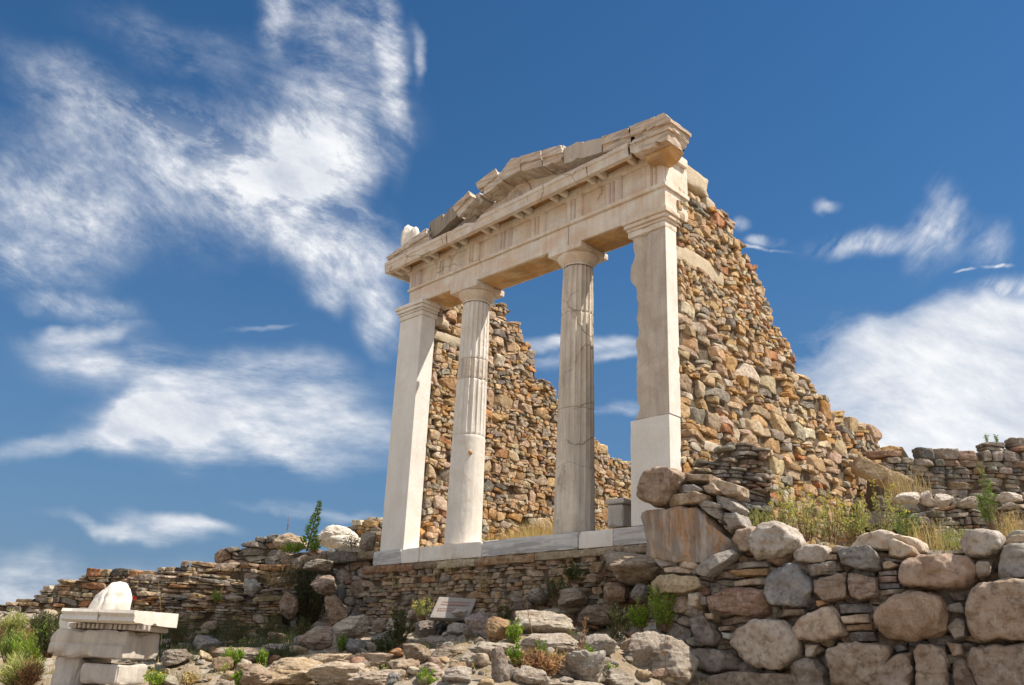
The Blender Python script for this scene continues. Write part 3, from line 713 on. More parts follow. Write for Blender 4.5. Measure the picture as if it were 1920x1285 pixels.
RW = build_wall('side_wall', (5.71, 0, 0), UY, NX, polyR, cells, P_warm, M_wall, parent=T, thick=.56, p=60, bulge=(.018, .05), warp=(.07, .5, 2.), lvl=4, blocks=blkR, jut=.018, double=True, clip_u=.262)
RW['label'] = 'right rubble wall falling away in steps, large pale blocks near its top'
mb = MB(); worn(mb, 5.2, 5.735, .24, 1.17, 4.99, 5.30, .04, .02, .05, .006, seed=31); mb.obj('pale_lintel_block', M_boulder if 0 else marble('pale_limestone', (.55, .45, .31), (.42, .31, .18), .6, streak=.25, bmp=.7), RW)
M_lime_s = bpy.data.materials['pale_limestone']
mb = MB(); worn(mb, 5.2, 5.735, 1.08, 1.36, 4.80, 4.985, .04, .03, .06, .01, seed=33); mb.obj('pale_lintel_block', M_lime_s, RW)
mb = MB(); worn(mb, 5.25, 5.73, .25, 1.5, 3.64, 3.92, .04, .02, .05, .006, seed=34); mb.obj('pale_lintel_block', M_lime_s, RW)
# left wall, seen from its inner face
profL = [(925, 563), (940, 566), (955, 598), (968, 604), (985, 640), (1000, 662), (1005, 695), (1020, 712), (1038, 728), (1045, 745), (1120, 832), (1135, 838), (1150, 860), (1180, 868)]
pl_ = [onx(a, b, .56) for a, b in profL]
polyL = [(.32, -.2), (.32, 4.9)]+[(pl_[0][0]-.5, pl_[0][1]+.05)]+pl_+[(6.6, pl_[-1][1]-.15), (6.6, -.2)]
cells = fill_course(polyL, .05, .24, (1.0, 2.6), .003, .5, 5)
LW = build_wall('side_wall', (.56, 0, 0), UY, NX, polyL, cells, P_warm, M_wall, parent=T, thick=.56, p=60, bulge=(.018, .048), warp=(.07, .5, 7.), lvl=4, blocks=[(.2, 1.3, 3.70, 3.90)], jut=.016, clip_u=.40)
LW['label'] = 'left rubble wall seen between the columns'
mb = MB(); worn(mb, .05, .585, .33, 1.32, 3.70, 3.88, .04, .015, .03, .004, seed=35); mb.obj('pale_lintel_block', M_lime_s, LW)
mb = MB(); worn(mb, .3, .64, .33, .62, 3.93, 4.12, .03, .02, .05, .006, seed=36); mb.obj('pale_lintel_block', M_lime_s, LW)
# low rear wall
cells = fill_laguerre([(0, -.2), (0, 2.75), (1.6, 2.55), (3.2, 2.2), (5.6, 2.2), (5.6, -.2)], rs[1:], 1.5, .005, .3, 8)
build_wall('rear_wall', (0.1, 7.2, 0), (1, 0, 0), NY_, [(0, -.2), (0, 2.75), (1.6, 2.55), (3.2, 2.2), (5.6, 2.2), (5.6, -.2)], cells, P_warm, M_wall, parent=T, thick=.5, lvl=2, p=60)

# ------------------------------------------------------------------ retaining wall below the temple
polyP = [(-.35, -1.6), (-.35, -.245), (5.95, -.245), (5.95, -1.6)]
cells = fill_course(polyP, .04, .14, (1.8, 5.5), .002, .35, 21)
build_wall('podium_wall', (0, .01, 0), (1, 0, 0), NY_, polyP, cells, P_schist, M_schist, 'thin bedded brown schist wall directly below the white marble step', 'stone wall', thick=.5, p=60, bulge=(.02, .045), warp=(.03, .6, 3), core_drop=0, jut=.018, back=.12)
pod = bpy.data.objects['podium_wall']
xs_ = -.35; i = 0
while xs_ < 5.8:
    w = U(.55, 1.5); mb = MB(); worn(mb, xs_+.005, min(xs_+w, 5.95), -.06-U(0, .02), .4, -.345-U(0, .02), -.238, .03, .02, .05, .01, seed=i, col=pick(P_schist)); mb.obj('capping_slab', M_schist, pod); xs_ += w; i += 1
# continuation to the left: capped by long flat slabs
polyQ = [(-1.45, -1.7), (-1.45, -.14), (-.36, -.14), (-.36, -1.7)]
cells = fill_laguerre(polyQ, [(.15, .2), (.09, .4), (.05, .8)], 1.5, .006, .5, 4)
build_wall('slab_topped_wall', (0, .16, 0), (1, 0, 0), NY_, polyQ, cells, P_grey, M_crag, 'rough wall capped by long flat slabs, left of the marble step', 'stone wall', thick=.5, p=40, core_drop=0)
q_ = bpy.data.objects['slab_topped_wall']
for i, (a, b) in enumerate([(-3.0, -2.35), (-2.34, -1.5), (-1.49, -.62), (-.61, -.12)]):
    mb = MB(); worn(mb, a, b, -.02, .75, -.13+.01*(i % 2), .03+.02*(i % 3), .04, .02, .06, .012, seed=40+i, col=((.34, .27, .19) if i % 2 else (.30, .28, .25))); mb.obj('capping_slab', M_schist, q_)

# ------------------------------------------------------------------ walls facing the viewer, laid at a real distance
def face_wall(name, depth, pts, cfn, pal, mat, label, cat='stone wall', org=(960, 1150), **k):
    O = at_depth(*org, depth); O = np.array([O[0], O[1], 0.0]); Uv = np.array([RT[0], RT[1], 0]); Nv = np.array([-FW[0], -FW[1], 0])
    def uv(a, b): q = at_depth(a, b, depth); return (float((q-O) @ Uv), float(q[2]))
    poly = [uv(a, b) for a, b in pts]; cells = cfn(poly)
    return build_wall(name, O, Uv, Nv, poly, cells, pal, mat, label, cat, **k)
crs = lambda h0, h1, wr, sp, seed: (lambda poly: fill_course(poly, h0, h1, wr, .004, sp, seed))
lag = lambda rs_, an, sl_, seed: (lambda poly: fill_laguerre(poly, rs_, an, .006, sl_, seed))
face_wall('terrace_wall', 16.6, [(-60, 1250), (-60, 1150), (0, 1133), (60, 1118), (90, 1098), (140, 1085), (165, 1068), (205, 1064), (300, 1066), (330, 1058), (400, 1053), (430, 1056), (520, 1058), (560, 1062), (560, 1215)],
          crs(.035, .15, (1.6, 4.5), .4, 51), P_shelf, M_schist, 'long low terrace wall of thin sunlit slabs climbing from the left edge', thick=.6, p=60, bulge=(.02, .07), warp=(.05, .8, 5), jut=.06, core_drop=.14)
face_wall('terrace_wall', 15.7, [(262, 1240), (262, 1128), (290, 1118), (430, 1113), (500, 1117), (527, 1122), (530, 1240)],
          crs(.03, .12, (2.2, 6), .5, 52), P_shelf, M_schist, 'lower terrace wall of dark edged slabs left of the shaded gap', thick=.7, p=60, bulge=(.02, .07), warp=(.04, .7, 9), jut=.06, core_drop=.05)
face_wall('terrace_wall', 16.15, [(250, 1200), (250, 1082), (330, 1078), (420, 1082), (455, 1092), (458, 1200)],
          crs(.03, .11, (2.2, 6), .5, 53), P_shelf, M_schist, 'middle terrace wall with a bright orange slab course behind the round grey stone', thick=.7, p=60, bulge=(.02, .07), warp=(.04, .7, 4), jut=.06, core_drop=.05)
face_wall('recess_wall', 16.9, [(515, 1230), (515, 1050), (560, 1036), (640, 1032), (650, 1230)],
          lag([(.15, .3), (.09, .6), (.05, .8)], 1.4, .4, 57), P_grey, M_crag, 'dark rear wall deep inside the shaded gap left of the podium', thick=.5, p=40, core_drop=0)
face_wall('ruined_wall', 17.6, [(408, 1080), (408, 1052), (418, 1030), (440, 1018), (470, 1012), (500, 1006), (530, 1009), (560, 1030), (560, 1080)],
          lag([(.2, .25), (.12, .6), (.06, .9)], 1.5, .4, 54), P_grey, M_crag, 'stump of a coarse rubble wall on the skyline left of the spiky plant', thick=.8, p=60, bulge=(.05, .12), core_drop=.2)
face_wall('ruined_wall', 20.5, [(632, 1040), (634, 992), (650, 982), (690, 975), (705, 970), (740, 968), (740, 1040)],
          crs(.06, .18, (1.5, 3.5), .4, 55), P_warm, M_crag, 'low heap of flat stones on the skyline just left of the left pillar', thick=.8, p=60, core_drop=.15)
# far right enclosure walls
face_wall('enclosure_wall', 14.2, [(1640, 1010), (1650, 858), (1668, 845), (1700, 852), (1725, 848), (1770, 842), (1830, 842), (1868, 830), (1900, 828), (1960, 832), (2050, 836), (2700, 850), (2700, 1040)],
          crs(.06, .24, (1.1, 3.), .45, 61), P_grey, M_schist, 'shaded enclosure wall of flat brown stones closing the right background', thick=.6, p=60, bulge=(.03, .08), warp=(.04, .6, 3), core_drop=.12)
face_wall('enclosure_wall', 11.6, [(1715, 1040), (1722, 960), (1760, 952), (1840, 948), (1890, 950), (1960, 944), (2050, 948), (2600, 960), (2600, 1080)],
          crs(.04, .15, (1.6, 4.5), .4, 62), P_grey, M_schist, 'knee high dry wall in front of the shaded enclosure wall, white stones on top', thick=.5, p=60, bulge=(.03, .08), core_drop=.05)
face_wall('ruined_wall', 16.5, [(1640, 900), (1652, 832), (1665, 824), (1692, 826), (1704, 845), (1712, 900)],
          lag([(.16, .5), (.09, .8)], 1.4, .3, 63), P_warm, M_wall, 'small rubble stub on the skyline where the right temple wall ends', thick=.6, core_drop=.12)

# ------------------------------------------------------------------ boulder wall in the right foreground
PA = lambda x, y: (1180+x/2.65, 800+y/2.65)
PB = lambda x, y: (1500+x/2.545, 780+y/2.545)
BO = np.array([6.09, -1.02, 0]); BU = np.array([9.66-6.09, -.33+1.02, 0]); BU /= np.linalg.norm(BU); BN = np.array([BU[1], -BU[0], 0])
BW = thing('boulder_wall', tuple(BO), 'dry stone wall of big rounded boulders with thin slabs wedged between, right foreground', 'stone wall')
def uvb(px, py): q = on_plane(px, py, BO, BN); return (float((q-BO) @ BU), float(q[2]))
def hull(pts):
    pts = sorted(set(pts)); 
    def half(ps):
        r = []
        for p in ps:
            while len(r) >= 2 and (r[-1][0]-r[-2][0])*(p[1]-r[-2][1])-(r[-1][1]-r[-2][1])*(p[0]-r[-2][0]) <= 0: r.pop()
            r.append(p)
        return r
    a, b = half(pts), half(pts[::-1]); return a[:-1]+b[:-1]
BROWN, TAN, GREY, DGREY, RED, PALE, OCH = (.34, .25, .18), (.45, .35, .25), (.36, .34, .32), (.20, .20, .20), (.34, .19, .13), (.54, .44, .35), (.48, .28, .13)
traced = [
 (PA, [(75,365),(110,250),(160,210),(245,215),(280,250),(245,310),(200,400),(90,385)], BROWN, .25, 9, .12, 's'),
 (PA, [(200,375),(240,345),(350,330),(405,345),(400,375),(350,390),(210,408)], TAN, .14, 8, .06, 's'),
 (PA, [(88,425),(340,398),(380,430),(515,585),(480,640),(400,690),(240,690),(88,640)], (.33,.27,.22), .14, 24, .02, 'b'),
 (PA, [(245,295),(330,290),(385,325),(300,335),(240,335)], GREY, .1, 9, .02, 's'),
 (PA, [(350,250),(440,255),(540,290),(540,330),(470,345),(400,290)], TAN, .12, 9, -.05, 's'),
 (PA, [(375,300),(430,290),(465,325),(440,340),(390,335)], TAN, .08, 8, .06, 's'),
 (PA, [(350,385),(400,372),(470,395),(460,412),(360,405)], GREY, .08, 9, .08, 's'),
 (PA, [(425,340),(480,345),(545,400),(520,430),(440,395)], GREY, .08, 9, .0, 's'),
 (PA, [(365,408),(450,405),(468,440),(460,468),(420,452)], GREY, .08, 9, .05, 's'),
 (PA, [(470,425),(540,430),(568,495),(500,520),(465,465)], GREY, .1, 9, -.02, 's'),
 (PA, [(265,235),(400,238),(395,268),(270,268)], TAN, .08, 10, -.02, 's'),
 (PA, [(510,560),(540,510),(640,488),(650,560),(612,628),(545,620)], BROWN, .14, 8, -.02, 'r'),
 (PA, [(605,600),(612,520),(690,472),(765,475),(855,545),(862,590),(790,645),(700,670),(622,668)], (.42,.38,.34), .24, 5, .05, 'r'),
 (PA, [(808,640),(870,592),(990,598),(1010,640),(960,682),(820,678)], (.38,.34,.3), .16, 7, .02, 'r'),
 (PA, [(105,640),(180,630),(238,668),(230,700),(150,700)], GREY, .12, 8, -.05, 'r'),
 (PA, [(235,680),(310,660),(378,700),(330,715),(245,700)], PALE, .12, 8, .0, 'r'),
 (PA, [(180,705),(250,697),(330,714),(300,732),(185,728)], PALE, .08, 9, .03, 's'),
 (PA, [(98,775),(160,735),(350,745),(372,800),(300,832),(108,838)], (.50,.41,.27), .14, 10, .02, 's'),
 (PA, [(110,845),(300,838),(310,860),(290,920),(240,935),(130,900)], BROWN, .1, 8, -.06, 'r'),
 (PA, [(308,832),(355,822),(372,860),(358,908),(312,900)], TAN, .14, 7, .06, 'r'),
 (PA, [(360,850),(390,845),(395,890),(365,890)], GREY, .08, 8, .02, 'r'),
 (PA, [(398,842),(560,798),(700,818),(708,935),(640,955),(408,912)], (.31,.20,.15), .2, 8, .03, 's'),
 (PA, [(685,800),(715,700),(790,663),(870,705),(932,830),(935,882),(870,907),(720,897)], (.22,.22,.23), .2, 9, .03, 'r'),
 (PA, [(895,692),(1030,672),(1040,742),(900,747)], GREY, .12, 9, .03, 's'),
 (PA, [(428,962),(620,935),(690,945),(600,975),(440,992)], BROWN, .1, 11, .0, 's'),
 (PA, [(440,996),(520,990),(540,1010),(450,1020)], BROWN, .1, 11, .0, 's'),
 (PA, [(378,928),(432,928),(432,962),(388,960)], TAN, .1, 8, .04, 'r'),
 (PA, [(710,907),(870,907),(882,937),(715,952)], (.3,.24,.18), .1, 12, .0, 's'),
 (PA, [(512,1060),(580,985),(700,952),(785,960),(868,1080),(872,1132),(780,1215),(620,1202),(528,1132)], (.42,.35,.29), .26, 7, .05, 'r'),
 (PB, [(-32,1020),(0,972),(60,935),(150,903),(190,928),(238,1045),(100,1088),(-10,1075)], (.48,.38,.29), .2, 9, .04, 'r'),
 (PB, [(20,1090),(92,1088),(62,1150),(28,1155)], PALE, .08, 8, .0, 'r'),
 (PA, [(500,680),(690,670),(695,698),(505,715)], (.30,.27,.24), .1, 12, .02, 's'),
 (PA, [(495,718),(690,705),(692,740),(540,748)], (.40,.26,.12), .1, 12, .04, 's'),
 (PA, [(520,770),(680,750),(682,785),(530,800)], TAN, .1, 10, .03, 's'),
 (PA, [(390,775),(515,772),(515,800),(400,838)], DGREY, .06, 9, -.06, 's'),
 (PA, [(305,730),(420,660),(520,612),(548,630),(500,690),(400,750)], GREY, .16, 9, .1, 's'),
 (PA, [(300,950),(390,935),(460,1040),(435,1092),(330,1105)], (.2,.17,.15), .14, 7, .02, 'r'),
 (PA, [(460,1022),(525,1030),(512,1062),(470,1052)], (.5,.5,.48), .06, 8, .03, 's'),
 (PA, [(300,1105),(440,1098),(520,1130),(560,1205),(420,1230),(290,1200)], (.22,.19,.16), .14, 7, .0, 'r'),
 (PA, [(400,1245),(560,1215),(800,1225),(900,1260),(880,1330),(400,1330)], (.26,.21,.17), .2, 8, .08, 'r'),
 (PA, [(240,1215),(400,1232),(395,1330),(230,1330)], (.24,.21,.18), .2, 8, .1, 'r'),
 (PB, [(-5,640),(20,618),(100,610),(148,650),(110,697),(0,703)], (.38,.33,.29), .16, 7, .03, 'r'),
 (PB, [(145,635),(175,615),(215,625),(210,655),(155,655)], BROWN, .08, 7, .0, 'r'),
 (PB, [(113,665),(185,660),(185,690),(115,695)], (.4,.3,.2), .08, 12, .02, 's'),
 (PB, [(215,625),(280,560),(400,543),(560,580),(577,640),(440,650),(230,640)], (.56,.46,.36), .3, 8, -.1, 'r'),
 (PB, [(185,650),(215,632),(350,625),(400,688),(395,738),(310,747),(200,712)], (.28,.28,.28), .2, 10, .06, 's'),
 (PB, [(428,600),(460,590),(552,630),(558,660),(500,687),(430,675)], TAN, .16, 8, .05, 'r'),
 (PB, [(473,795),(488,715),(550,668),(740,656),(832,675),(862,770),(800,832),(500,828)], (.37,.26,.19), .26, 7, .06, 'r'),
 (PB, [(768,615),(800,563),(900,538),(962,560),(972,640),(900,683),(790,682)], (.42,.38,.34), .22, 7, .05, 'r'),
 (PB, [(833,715),(862,685),(922,690),(925,755),(870,787),(842,765)], (.34,.28,.22), .14, 6, .05, 'r'),
 (PB, [(968,640),(985,620),(1090,600),(1130,700),(1100,785),(950,787),(942,730)], (.26,.24,.22), .2, 8, .04, 'r'),
 (PB, [(975,605),(1010,568),(1110,556),(1110,600),(985,622)], TAN, .16, 8, -.04, 'r'),
 (PB, [(42,738),(190,698),(208,740),(60,768)], (.33,.28,.24), .14, 10, .04, 's'),
 (PB, [(68,790),(230,750),(238,835),(245,868),(130,895),(82,850)], (.34,.25,.20), .18, 14, .03, 's'),
 (PB, [(234,750),(375,770),(382,862),(300,890),(250,866)], (.35,.26,.21), .18, 14, .02, 's'),
 (PB, [(343,975),(400,890),(520,838),(650,832),(722,880),(722,960),(700,1040),(600,1083),(420,1073),(358,1022)], (.34,.22,.14), .32, 5.5, .07, 'k'),
 (PB, [(793,920),(828,830),(900,788),(1150,780),(1170,1080),(850,1077),(798,1020)], (.38,.29,.22), .32, 8, .06, 'r'),
 (PB, [(190,900),(340,893),(346,940),(195,948)], (.22,.21,.2), .1, 12, .02, 's'),
 (PB, [(204,960),(335,945),(342,990),(215,996)], (.54,.43,.32), .12, 10, .05, 's'),
 (PB, [(225,1000),(345,992),(350,1026),(230,1030)], (.34,.23,.15), .1, 12, .03, 's'),
 (PB, [(232,1036),(355,1030),(372,1076),(240,1080)], DGREY, .1, 12, .02, 's'),
 (PB, [(378,745),(465,738),(472,762),(385,766)], GREY, .08, 12, .02, 's'),
 (PB, [(378,769),(470,766),(472,796),(382,799)], (.34,.24,.2), .08, 12, .03, 's'),
 (PB, [(380,801),(478,799),(482,825),(385,830)], DGREY, .08, 12, .01, 's'),
 (PB, [(382,836),(502,825),(506,845),(385,861)], (.4,.34,.27), .08, 12, .04, 's'),
 (PB, [(398,702),(440,693),(482,715),(440,736),(402,735)], TAN, .1, 8, .04, 'r'),
 (PB, [(400,680),(490,685),(492,700),(410,698)], GREY, .08, 9, .0, 's'),
 (PB, [(78,882),(120,880),(137,900),(90,918)], (.52,.28,.13), .08, 8, .04, 'r'),
 (PB, [(128,1130),(200,1083),(300,1073),(420,1090),(462,1130),(350,1190),(315,1330),(150,1330)], (.33,.26,.2), .22, 8, .05, 'r'),
 (PB, [(320,1330),(330,1220),(400,1162),(545,1128),(553,1330)], (.32,.25,.2), .2, 9, .05, 'r'),
 (PB, [(557,1330),(556,1110),(600,1085),(680,1090),(717,1150),(722,1330)], (.34,.26,.2), .2, 8, .05, 'r'),
 (PB, [(703,1015),(750,958),(792,970),(802,1060),(740,1073)], GREY, .12, 7, .02, 'r'),
 (PB, [(700,1080),(780,1090),(790,1140),(730,1152)], BROWN, .1, 7, .02, 'r'),
 (PB, [(788,1130),(850,1092),(1150,1085),(1150,1330),(880,1330),(800,1200)], (.30,.23,.18), .22, 9, .05, 'r'),
 (PB, [(690,910),(770,890),(792,920),(790,946),(700,932)], GREY, .1, 11, .03, 's'),
 (PB, [(710,840),(790,838),(788,882),(722,887)], (.2,.16,.13), .06, 9, -.03, 'r'),
 (PB, [(448,1095),(500,1088),(512,1120),(462,1132)], DGREY, .08, 8, .0, 'r'),
 (PB, [(-40,1180),(60,1150),(120,1200),(148,1330),(-40,1330)], (.24,.2,.17), .18, 8, .04, 'r'),
 (PB, [(735,1160),(790,1150),(800,1210),(880,1330),(730,1330)], (.26,.2,.16), .1, 8, .0, 'r'),
 (PB, [(1100,600),(1250,590),(1250,770),(1110,780)], BROWN, .2, 8, .03, 'r'),
]
def speckled():
    m, t, b = mat_new('speckled_boulder')
    a = N('ShaderNodeAttribute', t); a.attribute_name = 'tint'
    col = mix(t, ramp(t, nz(t, 45, 4, .7), [(.45, 0.), (.6, 1.)]), a.outputs['Color'], (.56, .42, .30))
    col = mix(t, ramp(t, nz(t, 3, 5, .6), [(.4, 0.), (.7, .6)]), col, (.15, .09, .06))
    L(col, b.inputs['Base Color'], t); b.inputs['Roughness'].default_value = .9
    bump(t, b, [(nz(t, 45, 6, .7), .9, .02)]); return m
M_speck = speckled()
def streaked():
    m, t, b = mat_new('streaked_block')
    a = N('ShaderNodeAttribute', t); a.attribute_name = 'tint'
    col = mix(t, ramp(t, nz(t, 3, 6, .6, sc=(2.2, 2.2, .5), dist=.5), [(.46, 0.), (.56, .85)]), a.outputs['Color'], (.42, .22, .09))
    col = mix(t, ramp(t, nz(t, 5, 7, .7, sc=(2.5, 2.5, .35)), [(.45, .7), (.6, 0.)]), col, (.15, .13, .12))
    col = mix(t, ramp(t, nz(t, 2.1, 7, .7), [(.5, 0.), (.7, .6)]), col, (.45, .38, .3))
    L(col, b.inputs['Base Color'], t); b.inputs['Roughness'].default_value = .9
    bump(t, b, [(nz(t, 4, 8, .7, sc=(2, 2, .6)), .7, .05), (nz(t, 50, 5, .65), .5, .01)]); return m
M_strk = streaked()
tr_uv = []
for (fn, pts, col, bul, p, w0, kind) in traced:
    uv = hull([uvb(*fn(*q)) for q in pts]); cx_ = sum(a for a, _ in uv)/len(uv); cy_ = sum(b for _, b in uv)/len(uv); pl = []
    tr_uv.append(uv)
    for i in range(len(uv)):
        (x1, y1), (x2, y2) = uv[i], uv[(i+1) % len(uv)]; nx, ny = (y2-y1), -(x2-x1); l = math.hypot(nx, ny)
        if l < 1e-4: continue
        nx /= l; ny /= l; pl.append((nx, ny, max(.01, (x1-cx_)*nx+(y1-cy_)*ny)))
    mb = MB(); stone(mb, BO, BU, BN, (cx_, cy_), pl, w0-.02, max(.05, bul*.75), .3, p*(1.5 if kind != 's' else 3.), tuple((x*.85+sum(col)/3*.15)*1.28 for x in col), 5, .03 if kind != 's' else .022, 4)
    o = mb.obj('boulder' if kind != 's' else 'slab', {'r': M_boulder, 's': M_schist, 'k': M_speck, 'b': M_strk}[kind], BW)
ppx = [(1215, 1330), (1225, 1090), (1290, 1060), (1300, 1020), (1390, 1015), (1400, 1000), (1480, 1025), (1580, 1020), (1700, 1045), (1820, 1040), (1900, 1010), (1990, 1000), (1990, 1340)]
polyB = [uvb(a, b) for a, b in ppx]
cells = fill_laguerre(polyB, [(.10, .25), (.06, .8), (.04, .9)], 1.7, .003, .55, 71)
build_wall('wedge_stones', BO-BN*.07, BU, BN, polyB, cells, P_grey, M_schist, parent=BW, thick=.6, p=10, bulge=(.02, .06), core_drop=.1, lvl=3)
polyE = [uvb(1985, 1340), uvb(1985, 1003), uvb(2150, 1010), uvb(2400, 1000), uvb(2700, 1010), uvb(2700, 1360)]
cells = fill_laguerre(polyE, [(.24, .4), (.13, .6), (.07, .8)], 1.4, .006, .3, 73)
build_wall('boulder_course', BO, BU, BN, polyE, cells, P_grey, M_boulder, parent=BW, thick=.6, p=12, bulge=(.06, .16), core_drop=.1, back=.3, rough=.03)
# stub of cross wall between the boulder wall and the temple wall
sp = [(268, 470), (268, 240), (330, 215), (420, 150), (490, 90), (655, 82), (665, 140), (700, 150), (705, 470), (640, 560), (560, 520)]
face_wall('wall_stub', 10.7, [PA(*q) for q in sp], crs(.035, .11, (1.5, 5), .4, 72), P_grey, M_schist, 'short stepped stub of slab masonry leaning on the right temple wall', thick=.6, p=60, bulge=(.03, .09), warp=(.04, .4, 8), core_drop=.06, jut=.04)

# ------------------------------------------------------------------ loose rocks, each a thing
def front_depth(px, py, P, depth):
    # a stone whose foot would fall inside the podium masonry lies against its face instead
    if P[1] > np.interp(P[0], LX, LY)-.9 and P[0] < 6.4 and P[0] > -.4:
        q = on_plane(px, py, (0, -.22, 0), (0, 1, 0)); return float((q-CAM)[:2] @ FW)
    return depth
def rock(px, py, w, h, col, label, mat=M_crag, p=9, depth=None, cat='rock', group=None, ang=0, dd=1., lvl=5, name='rock', rough=.09, np_=15, sink=.12, flat=None):
    if depth is None:
        P, depth = hit(px, min(py+h*.42, 1283)); depth = front_depth(px, py, P, depth)
    c = at_depth(px, py, depth); s = depth/FPX; a, b_ = w*s/2, h*s/2/.94
    n, hh = [], []
    for _ in range(np_):
        v = np.random.RandomState(random.randrange(10**6)).normal(size=3); v /= np.linalg.norm(v); n.append(v); hh.append(U(.62, .95))
    for v in np.vstack([np.eye(3), -np.eye(3)]): n.append(v); hh.append(1.0)
    if flat: n.append(np.array([0, -.2, 1.])); hh.append(flat)
    d, f = ico(lvl); r = radial(d, n, hh, p*2); v = d*r[:, None]*1.06
    o_ = np.array([rnd()*50 for _ in range(3)])
    v = v*(1+rough*fbmn(v*1.6+o_, 6, .62)-rough*.7*np.abs(perlin(v*2.2+o_))-rough*.9*np.clip(perlin(v*np.array([2, 2, 7])+o_)*5, 0, 1)*.5)[:, None]
    v = v*np.array([a, min(a, b_*1.6)*dd, b_])
    ca, sa = math.cos(R_(ang)), math.sin(R_(ang)); v = np.stack([v[:, 0]*ca-v[:, 2]*sa, v[:, 1], v[:, 0]*sa+v[:, 2]*ca], 1)
    X = c[None]+v[:, :1]*np.array([RT[0], RT[1], 0])+v[:, 1:2]*np.array([FW[0], FW[1], 0])+v[:, 2:3]*np.array([0, 0, 1.])+np.array([FW[0], FW[1], 0])*min(a, b_)*.4
    mb = MB(); mb.add(X-c, f, col); o = mb.obj(name, mat); o.location = c; tag(o, label, cat, group); return o
G1 = 'stones scattered below the temple'
